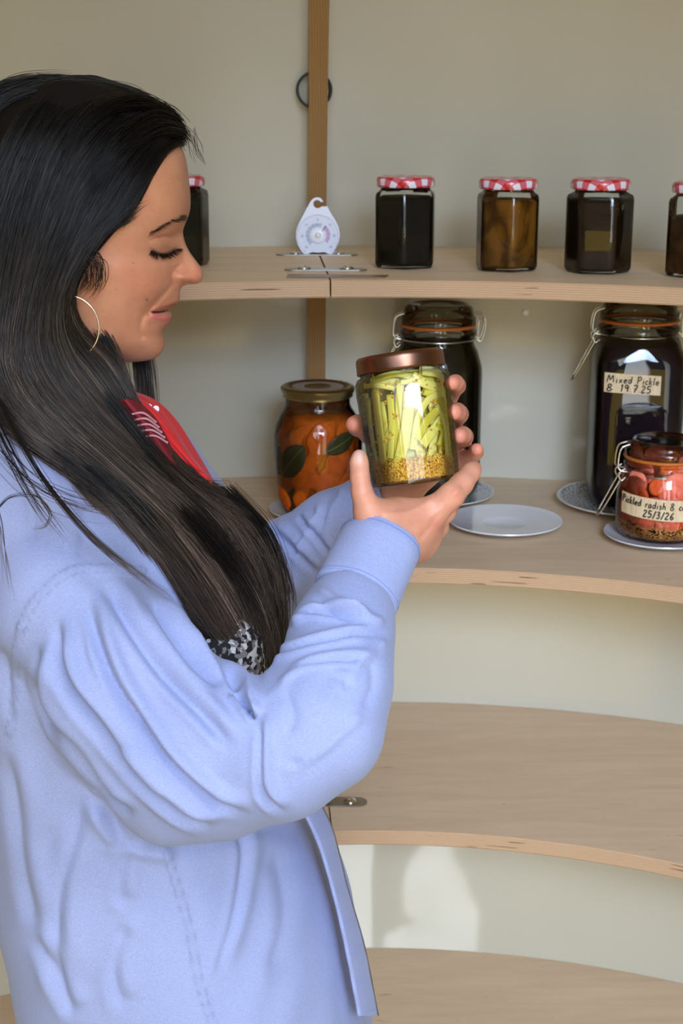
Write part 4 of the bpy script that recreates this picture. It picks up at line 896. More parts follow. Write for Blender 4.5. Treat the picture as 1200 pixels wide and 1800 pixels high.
# right hand (near): forearm, palm block, thumb up the left side, index under the jar to the right, the others folded behind it
hand.chain([(634, 1020, 1.085, 44), (668, 958, 1.10, 44), (684, 935, 1.105, 42)], .02)
hand.chain([(676, 924, 1.098, 31), (714, 926, 1.110, 31), (738, 934, 1.122, 29)], .02)
hand.chain([(690, 940, 1.115, 40), (722, 950, 1.13, 34)], .03)
hand.chain([(672, 930, 1.100, 30), (646, 896, 1.092, 23), (636, 866, 1.090, 17), (632, 838, 1.092, 14.5), (631, 814, 1.097, 14), (631, 802, 1.101, 12)], .012)
hand.chain([(735, 918, 1.112, 28), (765, 896, 1.112, 23), (793, 871, 1.112, 20.5), (812, 850, 1.122, 17.5), (827, 831, 1.133, 14.5), (834, 822, 1.139, 11.5)], .014)
hand.chain([(742, 932, 1.128, 25), (781, 898, 1.140, 20), (800, 872, 1.162, 16), (796, 862, 1.182, 13)], .008)
hand.chain([(738, 945, 1.142, 24), (768, 926, 1.155, 19.5), (776, 898, 1.178, 16), (762, 880, 1.19, 13)], .008)
hand.chain([(730, 955, 1.15, 23), (750, 950, 1.166, 17.5), (752, 925, 1.185, 14.5), (738, 902, 1.195, 12)], .008)
# left hand (far): palm behind the jar, four fingertips wrapped round its right side, thumb tip on the left
lh = [[(655, 900, 1.275, 38), (700, 860, 1.268, 38), (735, 820, 1.262, 40)], [(735, 800, 1.262, 40), (765, 760, 1.262, 36)]]
for c_ in lh: hand.chain(c_, .02)
hand.chain([(768, 735, 1.262, 24), (790, 690, 1.245, 18), (802, 678, 1.215, 16), (800, 673, 1.19, 14.5), (794, 673, 1.178, 13)], .004)
hand.chain([(778, 760, 1.262, 24), (797, 738, 1.242, 18), (806, 728, 1.212, 17), (803, 724, 1.188, 16), (797, 724, 1.174, 14.5)], .004)
hand.chain([(780, 785, 1.262, 23), (803, 775, 1.24, 17), (815, 768, 1.212, 16.5), (813, 765, 1.190, 15.5), (807, 766, 1.178, 14)], .004)
hand.chain([(770, 810, 1.262, 22), (806, 812, 1.24, 17), (828, 804, 1.218, 14), (837, 795, 1.203, 12.5), (838, 790, 1.195, 11.5)], .004)
hand.chain([(716, 830, 1.262, 28), (680, 790, 1.25, 22), (650, 760, 1.225, 18.5), (630, 748, 1.205, 17), (622, 746, 1.195, 15)], .012)
lo = np.array(W(590, 1060, 1.05)); hi = np.array(W(880, 620, 1.31)); lo2 = np.minimum(lo, hi)-.01; hi2 = np.maximum(lo, hi)+.01; lo2[1] = 1.04; hi2[1] = 1.31
print('hand grid', lo2, hi2)
hv, hq = surface_net(hand, lo2, hi2, .0016); hv = relax(hv, hq, 2, .35)
hx, hy = topx(hv); hN = vnormals(hv, hq); camdir = np.array([0, 0, CAMZ])-hv; camdir /= np.linalg.norm(camdir, axis=1)[:, None]; fac = smoothstep(.0, .3, (hN*camdir).sum(1))
hd = np.zeros(len(hv)); hc = np.tile(np.array(rgb(216, 152, 124)[:3]), (len(hv), 1))
def hl(pts, w, amp, ymax=9, ymin=0): global hd; d, sd, pr_ = seg_dist(hx, hy, pts); hd += amp*np.exp(-(d/w)**2)*fac*(hv[:, 1] < ymax)*(hv[:, 1] > ymin)
def hp(cx, cy, sx, sy, amp, c, rot=0, ymax=9, ymin=0):
    c1, s1 = math.cos(rot), math.sin(rot); u = (hx-cx)*c1+(hy-cy)*s1; v = -(hx-cx)*s1+(hy-cy)*c1
    m = np.clip(amp*np.exp(-(np.abs(u/sx)**3)-(np.abs(v/sy)**3))*(fac > .1)*(hv[:, 1] < ymax)*(hv[:, 1] > ymin), 0, 1)[:, None]
    global hc; hc = hc*(1-m)+np.array(c[:3])*m
for pts in ([(624, 838), (636, 836), (650, 838)], [(622, 843), (636, 842)], [(640, 874), (652, 872)]): hl(pts, 2.2, -.0006, 1.14)
hl([(680, 905), (720, 900), (755, 880)], 5, .0012, 1.14); hl([(690, 930), (730, 918), (765, 892)], 6, -.0008, 1.14); hl([(760, 915), (772, 905)], 4, -.001, 1.16); hl([(700, 950), (730, 935)], 7, .001, 1.14)
hl([(798, 868), (806, 860)], 4, .0012, 1.14); hl([(790, 855), (800, 872)], 2, -.0004, 1.14); hl([(740, 945), (757, 925)], 4, -.001, 1.16)
hp(799, 868, 9, 8, .4, rgb(214, 128, 104)); hp(765, 925, 12, 14, .4, rgb(210, 124, 104)); hp(630, 803, 8, 12, .9, rgb(240, 196, 182), 0, 1.14)
for cx, cy in ((800, 672), (803, 723), (812, 766), (838, 790), (622, 747)): hp(cx, cy, 15, 15, .55, rgb(222, 132, 112), 0, 9, 1.15)
for pts, w in (([(789, 660), (795, 672), (790, 684)], 1.2),): pass
# nail of the near thumb: a faint rim
d, sd, pr_ = seg_dist(hx, hy, [(624, 803), (625, 815), (633, 819), (640, 812), (640, 801)]); hd += -.0009*np.exp(-(d/1.6)**2)*fac*(hv[:, 1] < 1.14)
hv = hv+hN*hd[:, None]
# ---- the rest of the body under the clothes
core = Body()
core.chain([(60, 700, 1.2, 80), (70, 620, 1.2, 92), (110, 520, 1.2, 100)], .03)
core.chain([(60, 760, 1.2, 100), (150, 1000, 1.22, 150), (230, 1300, 1.22, 150), (330, 1700, 1.22, 170)], .05)
core.chain([(40, 860, 1.10, 70), (200, 1150, 1.03, 72), (480, 1330, .99, 62), (560, 1290, .99, 56), (600, 1150, 1.03, 50), (640, 1010, 1.085, 45)], .03)
core.chain([(60, 860, 1.33, 70), (260, 1040, 1.34, 66), (400, 1080, 1.33, 58), (560, 975, 1.295, 46), (660, 895, 1.274, 38)], .03)
def core_fn(P):
    d = core(P)
    for sy_ in (-1, 1): d = smin(d, smin(cap(P, (-.13, 1.22+.08*sy_, .78), (-.13, 1.22+.09*sy_, .5), .085, .055), cap(P, (-.13, 1.22+.09*sy_, .5), (-.15, 1.22+.10*sy_, .08), .055, .036), .03), .04)
    return d
cvv, cq = surface_net(core_fn, (-.48, .9, .03), (.1, 1.46, 1.62), .010)
cc = np.tile(SK, (len(cvv), 1))
V = np.concatenate([headV, hv, cvv]); Q = np.concatenate([headQ, hq+len(headV), cq+len(headV)+len(hv)]); CC = np.concatenate([headC, hc, cc])
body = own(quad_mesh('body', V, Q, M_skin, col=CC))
# ---------------------------------------------------------------- clothes
M_shirt = mat('pale_blue_chambray', rgb(150, 172, 226), .85, spec=.2, sheen=.15)
t = NT(M_shirt); at = t.n('ShaderNodeAttribute', attribute_name='tone'); w1 = t.noise(t.coord(scale=(1, 1, 1)), 7, 5, .6); w2 = t.noise(t.coord(scale=(500, 500, 3000)), 1, 2, .5); w3 = t.noise(t.coord(scale=(3000, 3000, 500)), 1, 2, .5)
c = t.mix(.5, t.ramp(w1, [(.3, rgb(149, 157, 196)), (.7, rgb(163, 170, 208))]), t.ramp(t.math('ADD', t.math('MULTIPLY', w2, .5), t.math('MULTIPLY', w3, .5)), [(.35, rgb(130, 141, 186)), (.65, rgb(178, 185, 218))]))
t.base(t.mix(1.0, c, at.outputs[0], 'MULTIPLY')); t.bump(t.math('ADD', t.math('MULTIPLY', w2, .12), t.noise(t.coord(), 22, 6, .55, .8)), .45, .0022)
rows = [(690, -70, 170, .07), (720, -80, 215, .09), (760, -90, 280, .14), (820, -95, 345, .175), (900, -100, 400, .19), (1000, -90, 425, .195), (1100, -60, 440, .195), (1200, -35, 458, .19), (1300, -25, 490, .185), (1400, -8, 530, .185), (1500, 0, 582, .19), (1600, 20, 618, .195), (1700, 42, 640, .2), (1790, 74, 655, .2), (1900, 95, 655, .2)]
rz = np.array([W(0, r[0], 1.22).z for r in rows])[::-1]; rl = np.array([W(r[1], r[0], 1.22).x for r in rows])[::-1]; rr_ = np.array([W(r[2], r[0], 1.22).x for r in rows])[::-1]; rb = np.array([r[3] for r in rows])[::-1]
def column(P, grow=0, x0=None):
    z = P[..., 2]; l = np.interp(z, rz, rl); r = np.interp(z, rz, rr_); b = np.interp(z, rz, rb)+grow; cx = (l+r)/2; a = (r-l)/2+grow
    q = (np.abs((P[..., 0]-cx)/a)**2.3+np.abs((P[..., 1]-1.225)/b)**2.3)**(1/2.3)
    d = (q-1)*np.minimum(a, b)*.9
    return np.maximum(d, np.maximum(z-rz[-1]-grow, rz[0]-z))
sleeveN = Body(); sleeveN.chain([(60, 900, 1.115, 118), (110, 1050, 1.06, 128), (225, 1185, 1.02, 130), (360, 1295, .99, 120), (490, 1318, .975, 114), (560, 1275, .975, 110), (588, 1195, 1.0, 98), (600, 1120, 1.03, 88), (614, 1078, 1.048, 82)], .03)
sleeveN.chain([(190, 1290, 1.05, 84), (300, 1390, 1.01, 78), (390, 1392, 1.0, 72)], .05)
sleeveF = Body(); sleeveF.chain([(60, 900, 1.33, 110), (260, 1000, 1.37, 105), (400, 1050, 1.335, 100), (500, 1002, 1.305, 84), (585, 930, 1.285, 62), (640, 885, 1.272, 50)], .03)
shoulder = Body(); shoulder.chain([(-20, 745, 1.2, 60), (40, 830, 1.10, 90)], .05); shoulder.chain([(-20, 745, 1.2, 60), (60, 830, 1.32, 90)], .05)
def shirt_fn(P):
    d = column(P); d = smin(d, shoulder(P), .05); d = smin(d, sleeveN(P), .009); d = smin(d, sleeveF(P), .022); return d
hb = .0027
sv, sq = surface_net(shirt_fn, (-.44, .86, .70), (.08, 1.5, 1.50), hb); sv = relax(sv, sq, 2, .5)
N = vnormals(sv, sq); sx, sy = topx(sv); cd = np.array([0, 0, CAMZ])-sv; cd /= np.linalg.norm(cd, axis=1)[:, None]; fc = smoothstep(.02, .35, (N*cd).sum(1))
dN = sleeveN(sv); dC = column(sv); dF = sleeveF(sv); onarm = smoothstep(.010, -.002, dN-dC); onfar = smoothstep(.01, -.004, dF-np.minimum(dC, dN)); ontor = (1-onarm)*(1-onfar)
D = np.zeros(len(sv)); tone = np.ones((len(sv), 3))
def fold(pts, w, amp, reg=None, kind='v', ends=.18):
    """v: valley or ridge; s: step, cloth lapping over on one side of the line"""
    global D; d, sd, pr_ = seg_dist(sx, sy, pts); e = smoothstep(0, ends, pr_)*smoothstep(0, ends, 1-pr_)
    if kind == 'v': f = np.exp(-(d/w)**(2 if amp > 0 else 1.35))
    else: f = np.where(sd > 0, np.exp(-(d/w)**2), -.55*np.exp(-(d/(w*.45))**2)+.0); f = f*smoothstep(0, w*.25, d)+0*(d)
    D += amp/1000*1.3*f*e*fc*(reg if reg is not None else 1)
A_, T_, F_ = onarm, ontor, onfar
V_ = lambda pts, w, a, r=None: fold(pts, w, a, r)
# --- upper arm: long diagonal drags from the shoulder to the elbow
def drag(pts, w, a, r=A_):
    fold(pts, w*.75, -a*1.35, r); fold([(x+w*.95, y-w*.8) for x, y in pts], w*.95, a*1.2, r); fold([(x-w*.75, y+w*.8) for x, y in pts], w*.65, a*.7, r)
drag([(66, 1125), (76, 1235), (140, 1317), (192, 1387), (240, 1440)], 15, 7)
drag([(100, 1075), (117, 1190), (192, 1290), (275, 1388), (330, 1432), (382, 1455)], 16, 7.5)
drag([(146, 1030), (192, 1184), (250, 1275), (303, 1345), (373, 1403), (445, 1432)], 15, 6)
drag([(180, 1020), (233, 1108), (292, 1190), (362, 1262), (410, 1320)], 17, 4.5)
drag([(262, 1040), (300, 1110), (345, 1170), (400, 1208)], 16, 5)
drag([(330, 1085), (372, 1150), (412, 1200), (450, 1262)], 13, 5)
V_([(200, 1340), (240, 1320), (262, 1350), (300, 1400)], 12, 3, A_); V_([(290, 1345), (330, 1390), (400, 1425)], 7, -3, A_); V_([(300, 1295), (350, 1345), (420, 1395)], 6, -2, A_)
# --- elbow and forearm
drag([(405, 1212), (432, 1241), (449, 1266)], 8, 6); drag([(461, 1262), (457, 1330), (462, 1392), (500, 1432)], 11, 4)
drag([(496, 1112), (530, 1082), (572, 1076), (642, 1088)], 9, 5.5); drag([(443, 1213), (470, 1165), (525, 1140), (612, 1118), (668, 1112)], 10, 5.5)
drag([(470, 1230), (520, 1178), (580, 1160), (650, 1160)], 9, 3.5); drag([(600, 1215), (625, 1165), (676, 1132)], 9, 3); drag([(560, 1262), (578, 1215), (598, 1180)], 9, 2.2)
drag([(500, 1352), (560, 1322), (628, 1258)], 11, 3); V_([(552, 1028), (590, 1056), (640, 1084), (682, 1100)], 7, 3.5, A_); V_([(548, 1048), (590, 1080), (640, 1104), (684, 1116)], 7, -3, A_)
V_([(650, 1160), (655, 1205), (636, 1250)], 9, -2, A_); V_([(500, 1210), (515, 1260), (500, 1300)], 9, -2.2, A_)
# --- torso
tor = lambda p, w, a: drag(p, w*1.25, a*.72, T_)
tor([(12, 1310), (30, 1440), (40, 1530), (62, 1640)], 18, 4); tor([(150, 1385), (130, 1480), (104, 1570), (100, 1650), (112, 1760)], 20, 5.5); tor([(165, 1390), (205, 1450), (215, 1500)], 16, 4)
tor([(432, 1440), (426, 1527), (408, 1620), (373, 1725)], 13, 4.5); tor([(250, 1450), (215, 1530), (210, 1600)], 14, 3); V_([(160, 1400), (200, 1470), (270, 1500), (320, 1500)], 14, 4, T_)
tor([(540, 1420), (560, 1500), (590, 1600), (612, 1700), (625, 1790)], 10, 2.5); tor([(480, 1480), (500, 1600), (470, 1720)], 22, 2.5); tor([(60, 1640), (100, 1720), (130, 1790)], 14, 4); tor([(230, 1620), (200, 1700), (215, 1780)], 16, 3)
tor([(0, 900), (10, 1000), (20, 1060)], 10, 3); V_([(30, 790), (50, 870), (60, 960)], 12, -3); V_([(130, 850), (150, 920), (140, 990)], 14, -2.5); V_([(250, 900), (330, 1000), (380, 1090)], 12, -3)
V_([(0, 1130), (14, 1200), (18, 1280)], 8, -3); V_([(270, 1475), (330, 1490), (420, 1470), (520, 1440)], 16, -3.5, T_)
# --- far sleeve
for p, w, a in (([(470, 925), (510, 960), (560, 1010)], 10, 3), ([(520, 905), (545, 930), (590, 985)], 8, 2.5), ([(560, 885), (530, 940), (500, 1010)], 9, 3), ([(450, 960), (480, 1020), (520, 1050)], 9, 3), ([(600, 860), (575, 900), (560, 950)], 7, 2.5)): drag(p, w, a, F_)
# --- seams: raised bands with rows of stitching
def seam(pts, w, reg=None):
    global D, tone; d, sd, pr_ = seg_dist(sx, sy, pts); ok = fc*(reg if reg is not None else 1)
    D += .0011*np.exp(-(d/w)**6)*ok; m = (np.exp(-((d-w*.8)/1.6)**2)*.20+np.exp(-((d)/2.0)**2)*.05)*ok
    tone *= (1-m)[:, None]; pk = np.sin(pr_*len(pts)*38)*np.exp(-(d/w)**4)*ok; D += .0003*pk; 
seam([(38, 1103), (52, 1070), (76, 1042), (105, 1015), (140, 1000), (190, 1000), (250, 1003)], 9); seam([(38, 1103), (30, 1150), (24, 1210), (20, 1285)], 9)
seam([(286, 1480), (309, 1550), (332, 1632), (350, 1725), (373, 1800)], 8, T_)
xyz = sv*np.array([9, 9, 6]); D += (np.sin(xyz[:, 0]*5+3*np.sin(xyz[:, 2]*3.1)+xyz[:, 1]*4)*np.sin(xyz[:, 2]*4+2*np.sin(xyz[:, 0]*6)))*.0012
sv2 = sv+N*D[:, None]
shirt = own(quad_mesh('shirt', sv2, sq, M_shirt, col=tone))
# cuff of the near sleeve: a turned-back band, open at the wrist
def add_tone(o, c=(1, 1, 1)): a = o.data.color_attributes.new('tone', 'FLOAT_COLOR', 'POINT'); a.data.foreach_set('color', np.tile(np.array(list(c)+[1.]), (len(o.data.vertices), 1)).ravel()); return o
def cuff(c0, c1, r0, r1, name='cuff', wob=.03):
    (a, ra), (b, rb_) = px3(*c0, r0), px3(*c1, r1); ax = (b-a)/np.linalg.norm(b-a); u = np.cross(ax, (0, 0, 1)); u /= np.linalg.norm(u); v = np.cross(ax, u); th = np.linspace(0, 2*PI, 96, endpoint=False); mb = MB(); P = []
    Lc = np.linalg.norm(b-a)
    for s_, rr2 in ((-.0, ra*.93), (0, ra*1.03), (.03, ra*1.06), (.2, 0), (.5, 0), (.8, 0), (.955, 0), (.965, -1), (.99, 0), (1, rb_*.99), (1, rb_*.955), (.8, rb_*.93), (.3, ra*.9)):
        base = (ra+(rb_-ra)*s_)*1.045 if rr2 == 0 else ((ra+(rb_-ra)*s_)*1.03 if rr2 == -1 else rr2)
        w = 1+wob*np.sin(2*th+.8+s_)+wob*.5*np.sin(5*th+s_*3); P.append(a+ax*Lc*s_+(u*np.cos(th)[:, None]+v*np.sin(th)[:, None])*(base*w)[:, None])
    mb.grid(np.array(P), cv=True, flip=False); o = mb.build(name, M_shirt); add_tone(o); return own(o, shirt)
cuff((622, 1052, 1.057), (671, 951, 1.098), 71, 69)
(a_, ra_), (b_, rb2_) = px3(622, 1052, 1.057, 71), px3(671, 951, 1.098, 69); ax_ = (b_-a_)/np.linalg.norm(b_-a_); u_ = np.cross(ax_, (0, 0, 1)); u_ /= np.linalg.norm(u_); v_ = np.cross(ax_, u_); mb = MB()
for fq_ in (.05, .10, .93): mb.tube([a_+(b_-a_)*fq_+(u_*math.cos(t_)+v_*math.sin(t_))*(ra_+(rb2_-ra_)*fq_)*1.048*(1+.03*math.sin(2*t_+.8+fq_)+.015*math.sin(5*t_+fq_*3)) for t_ in np.linspace(0, 2*PI, 100, endpoint=False)], .0004, 5, closed=True)
own(mb.build('cuff_stitching', mat('stitch_blue', rgb(112, 132, 196), .8)), shirt)
cuff((615, 905, 1.278), (690, 868, 1.262), 50, 44)
# front band of the open shirt, hanging down the right-hand edge
M2 = M_shirt
def band(pL, pR, Y0, name='front_band', th=.0022):
    a = smooth_poly([(x, y, Yy) for x, y, Yy in pL], 60); b = smooth_poly([(x, y, Yy) for x, y, Yy in pR], 60); G = []
    for u in np.linspace(0, 1, 8):
        q = a+(b-a)*u; G.append([np.array(W(x, y, Yy-.004*math.sin(u*PI)+.0015*math.sin(i*.8))) for i, (x, y, Yy) in enumerate(q)])
    mb = MB(); mb.grid(np.array(G), flip=True); o = mb.build(name, M_shirt); add_tone(o, (.97, .97, 1)); m = o.modifiers.new('s', 'SOLIDIFY'); m.thickness = th; m.offset = -1; return own(o, shirt)
band([(520, 1400, 1.13), (560, 1480, 1.12), (590, 1580, 1.115), (612, 1680, 1.11), (632, 1786, 1.11)], [(548, 1385, 1.16), (583, 1450, 1.16), (612, 1560, 1.155), (641, 1660, 1.15), (666, 1785, 1.15)], 1.14)
# t-shirt seen in the gap between hair and shirt
M_tee = mat('patterned_tee', rgb(40, 38, 38), .8); t = NT(M_tee); vo = t.n('ShaderNodeTexVoronoi'); vo.inputs['Scale'].default_value = 260; t.l(t.coord(), vo.inputs['Vector']); t.base(t.ramp(t.math('ADD', t.math('MULTIPLY', vo.outputs['Color'], .5), t.math('MULTIPLY', t.noise(t.coord(), 120, 2), .5)), [(.46, rgb(22, 20, 20)), (.5, rgb(120, 110, 106)), (.6, rgb(196, 188, 184))], 'CONSTANT'))
tee = Body(); tee.chain([(350, 1040, 1.13, 70), (395, 1140, 1.115, 62), (425, 1240, 1.12, 60)], .02)
tv, tq = surface_net(tee, (-.2, 1.0, .85), (.0, 1.3, 1.3), .004); own(quad_mesh('t_shirt', tv, tq, M_tee))
# collar of the shirt lying open round the neck
# red bandana
M_scarf = mat('red_cotton', rgb(206, 22, 26), .7, sheen=.1); t = NT(M_scarf); t.bump(t.noise(t.coord(), 120, 4), .3, .001)
M_dot = mat('white_print', rgb(235, 225, 228), .7)
def ribbon(pts, wpx, name, m, parent=None, amp=.004, nf=2.5, seed=0):
    c = smooth_poly([p[:3] for p in pts], 50); w = np.interp(np.linspace(0, 1, 50), np.linspace(0, 1, len(pts)), wpx); tg = np.gradient(c[:, :2], axis=0); tg /= np.linalg.norm(tg, axis=1)[:, None]; nn = np.stack([-tg[:, 1], tg[:, 0]], 1); G = []
    for u in np.linspace(-1, 1, 30):
        p = c[:, :2]+nn*(w*u)[:, None]; G.append([np.array(W(x, y, Yy+.010*u*u-amp*math.sin(u*PI*nf+seed+i*.03))) for i, ((x, y), Yy) in enumerate(zip(p, c[:, 2]))])
    mb = MB(); mb.grid(np.array(G)); o = mb.build(name, m); s_ = o.modifiers.new('s', 'SOLIDIFY'); s_.thickness = .0015; s_.offset = -1; return own(o, parent)
def cloth_patch(rowsA, name, m, parent=None, folds=(), th=.0015):
    """a sheet spanned between two edges (px, py, Y) with folds given as (position across 0..1, half width, height in m)"""
    a = smooth_poly(rowsA[0], 60); b = smooth_poly(rowsA[1], 60); G = []
    for u in np.linspace(0, 1, 60):
        q = a+(b-a)*u; bul = -.012*math.sin(u*PI); lift = sum(-h*np.exp(-((u-c-sl*np.linspace(0, 1, 60))/w)**2) for c, w, h, sl in folds); q = q.copy(); q[:, 2] += bul+lift; G.append(to3_(q))
    mb = MB(); mb.grid(np.array(G)); o = mb.build(name, m); s_ = o.modifiers.new('s', 'SOLIDIFY'); s_.thickness = th; s_.offset = -1; return own(o, parent)
def to3_(p): return Wv(p[:, 0], p[:, 1], p[:, 2])
sc_ = cloth_patch([[(175, 690, 1.135), (225, 740, 1.135), (272, 790, 1.138), (318, 832, 1.142), (368, 852, 1.15)], [(232, 690, 1.17), (272, 706, 1.165), (306, 738, 1.165), (340, 790, 1.165), (374, 848, 1.16)]], 'scarf', M_scarf, folds=((.30, .07, .006, .25), (.52, .05, .007, .1), (.72, .06, .006, -.1), (.9, .05, .003, -.3), (.15, .06, .004, .2)))
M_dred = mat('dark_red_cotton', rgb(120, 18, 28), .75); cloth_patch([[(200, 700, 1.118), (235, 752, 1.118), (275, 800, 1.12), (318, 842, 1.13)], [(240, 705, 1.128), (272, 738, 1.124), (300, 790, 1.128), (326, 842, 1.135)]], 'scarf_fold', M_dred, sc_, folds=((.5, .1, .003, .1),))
mb = MB()
for k in range(5): mb.tube(smooth_poly([W(232+5*k, 728+10*k, 1.106), W(252+5*k, 726+10*k, 1.1045), W(274+5*k, 742+9*k, 1.112)], 14), .0009, 6)
own(mb.build('white_stripes', mat('stripe_pink', rgb(190, 130, 138), .7)), sc_)
mb = MB()
for x, y in ((262, 716), (274, 719)): mb.ball(tuple(W(x, y, 1.1475)), (.0026, .0006, .0028), 14)
own(mb.build('printed_dots', M_dot), sc_)
# trousers and shoes below the frame
M_jean = mat('dark_denim', rgb(40, 48, 70), .85)
def jean(P):
    d = ell(P, (-.13, 1.225, .80), (.125, .165, .14))
    for s_ in (-1, 1): d = smin(d, smin(cap(P, (-.13, 1.225+.08*s_, .78), (-.13, 1.225+.09*s_, .5), .085, .07), cap(P, (-.13, 1.225+.09*s_, .5), (-.15, 1.225+.10*s_, .10), .072, .058), .03), .04)
    return np.maximum(d, P[..., 2]-.86)
jv, jq = surface_net(jean, (-.32, .98, .02), (.06, 1.46, 1.02), .008); own(quad_mesh('trousers', jv, jq, M_jean))
for s_ in (-1, 1):
    def shoe(P, s_=s_): return np.maximum(smin(ell(P, (-.08, 1.225+.10*s_, .035), (.125, .045, .045)), cap(P, (-.155, 1.225+.10*s_, .04), (-.155, 1.225+.10*s_, .10), .042, .046), .03), .0-P[..., 2])
    jv, jq = surface_net(shoe, (-.25, 1.1+.1*s_, -.01), (.07, 1.35+.1*s_, .16), .006); own(quad_mesh('shoe', jv, jq, M_black))
# hoop earring
mb = MB(); a = np.linspace(0, 2*PI, 60, endpoint=False); mb.tube([W(116+58*math.cos(t_), 577+58*math.sin(t_), 1.118-.006*math.cos(t_)*0) for t_ in a], .0007, 8, closed=True); own(mb.build('hoop_earring', mat('silver', (.75, .68, .6, 1), .2, 1)))
# ---------------------------------------------------------------- hair: a dark under-layer and thousands of separate strands
M_hair = mat('dark_hair', (.012, .008, .006, 1), .38, spec=.45); t = NT(M_hair); at = t.n('ShaderNodeAttribute', attribute_name='tone'); t.base(at.outputs[0])
M_under = mat('hair_under', (.006, .004, .0035, 1), .7, spec=.2)
HG = [
 [(315, 247, 1.197), (292, 262, 1.168), (262, 310, 1.146), (236, 362, 1.134), (190, 405, 1.125), (148, 452, 1.117), (122, 515, 1.116), (140, 575, 1.122), (196, 632, 1.13), (240, 715, 1.124), (312, 815, 1.124), (412, 882, 1.148), (474, 970, 1.155), (496, 1070, 1.155), (490, 1150, 1.15), (472, 1196, 1.145)],
 [(313, 230, 1.197), (262, 250, 1.148), (205, 330, 1.122), (145, 430, 1.108), (100, 530, 1.103), (106, 620, 1.103), (166, 710, 1.10), (262, 810, 1.105), (362, 890, 1.115), (430, 985, 1.12), (464, 1080, 1.125), (472, 1150, 1.13), (467, 1198, 1.14)],
 [(292, 203, 1.197), (222, 205, 1.148), (150, 280, 1.118), (95, 400, 1.104), (55, 540, 1.098), (52, 640, 1.092), (112, 730, 1.082), (215, 825, 1.085), (320, 925, 1.09), (396, 1025, 1.10), (436, 1105, 1.11), (456, 1158, 1.12), (464, 1200, 1.13)],
 [(240, 171, 1.197), (160, 175, 1.15), (95, 245, 1.115), (45, 385, 1.10), (10, 540, 1.092), (2, 650, 1.08), (60, 742, 1.067), (160, 830, 1.066), (258, 915, 1.072), (340, 1022, 1.083), (398, 1105, 1.09), (434, 1160, 1.105), (458, 1200, 1.12)],
 [(165, 148, 1.197), (90, 160, 1.155), (25, 250, 1.12), (-25, 385, 1.105), (-45, 540, 1.098), (-35, 660, 1.085), (22, 752, 1.067), (108, 815, 1.06), (205, 885, 1.064), (280, 975, 1.07), (340, 1070, 1.08), (388, 1130, 1.09), (432, 1182, 1.105)],
 [(85, 146, 1.197), (15, 170, 1.16), (-45, 265, 1.13), (-85, 400, 1.12), (-100, 560, 1.115), (-90, 680, 1.10), (-50, 770, 1.08), (10, 830, 1.07), (60, 880, 1.065), (130, 950, 1.06)],
]
NS = 40
HGs = np.array([smooth_poly(g, NS) for g in HG])
HGs[5, :, :] = smooth_poly(HG[5], NS)
def guide(s, t_idx=None):
    f = s*(len(HGs)-1); k = min(int(f), len(HGs)-2); u = f-k; return HGs[k]*(1-u)+HGs[k+1]*u
def to3(p): return Wv(p[:, 0], p[:, 1], p[:, 2])
# under-layer
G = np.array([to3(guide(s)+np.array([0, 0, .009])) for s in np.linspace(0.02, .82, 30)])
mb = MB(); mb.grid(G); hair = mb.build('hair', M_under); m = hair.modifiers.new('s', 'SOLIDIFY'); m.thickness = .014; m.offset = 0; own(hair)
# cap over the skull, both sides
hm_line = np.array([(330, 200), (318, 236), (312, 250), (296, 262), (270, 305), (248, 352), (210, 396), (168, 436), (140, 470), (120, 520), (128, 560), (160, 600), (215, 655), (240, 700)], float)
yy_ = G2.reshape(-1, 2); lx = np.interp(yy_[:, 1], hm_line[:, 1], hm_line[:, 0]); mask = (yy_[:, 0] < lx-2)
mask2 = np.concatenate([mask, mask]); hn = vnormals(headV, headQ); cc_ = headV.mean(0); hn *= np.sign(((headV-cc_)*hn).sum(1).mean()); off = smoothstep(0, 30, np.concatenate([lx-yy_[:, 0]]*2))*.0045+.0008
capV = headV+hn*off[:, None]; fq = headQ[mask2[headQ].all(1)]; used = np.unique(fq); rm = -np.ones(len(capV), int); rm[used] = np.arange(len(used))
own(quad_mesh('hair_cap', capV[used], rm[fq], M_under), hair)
def strands(name, curves, rad, cols, parent=None):
    """curves: (n, m, 3); three-sided tubes tapering at the tip"""
    n, m, _ = curves.shape; T = np.gradient(curves, axis=1); T /= np.linalg.norm(T, axis=2, keepdims=True)+1e-12
    up = np.array([.3, -1, .2]); up /= np.linalg.norm(up); Nn = np.cross(T, up); Nn /= np.linalg.norm(Nn, axis=2, keepdims=True)+1e-12; B_ = np.cross(T, Nn)
    r = (rad[:, None]*np.interp(np.linspace(0, 1, m), [0, .06, .7, 1], [.7, 1, 1, .15])[None])[..., None]; a = np.array([0, 2*PI/3, 4*PI/3])+.5
    P = curves[:, :, None]+(Nn[:, :, None]*np.cos(a)[None, None, :, None]+B_[:, :, None]*np.sin(a)[None, None, :, None])*r[:, :, None]
    idx = np.arange(n*m*3).reshape(n, m, 3); j = np.roll(idx, -1, 2); Q = np.stack([idx[:, :-1], j[:, :-1], j[:, 1:], idx[:, 1:]], -1).reshape(-1, 4)
    return own(quad_mesh(name, P.reshape(-1, 3), Q, M_hair, col=np.repeat(cols.reshape(-1, 3), 3, axis=0)), parent)
R = np.random.default_rng(21)
def tone_of(n, m, light=1.0):
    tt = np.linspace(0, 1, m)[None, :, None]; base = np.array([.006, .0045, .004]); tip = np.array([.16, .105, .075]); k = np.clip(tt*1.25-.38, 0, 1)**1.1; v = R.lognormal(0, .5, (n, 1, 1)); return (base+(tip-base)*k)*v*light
N1 = 6500; cur = np.zeros((N1, NS, 3)); tt = np.linspace(0, 1, NS)
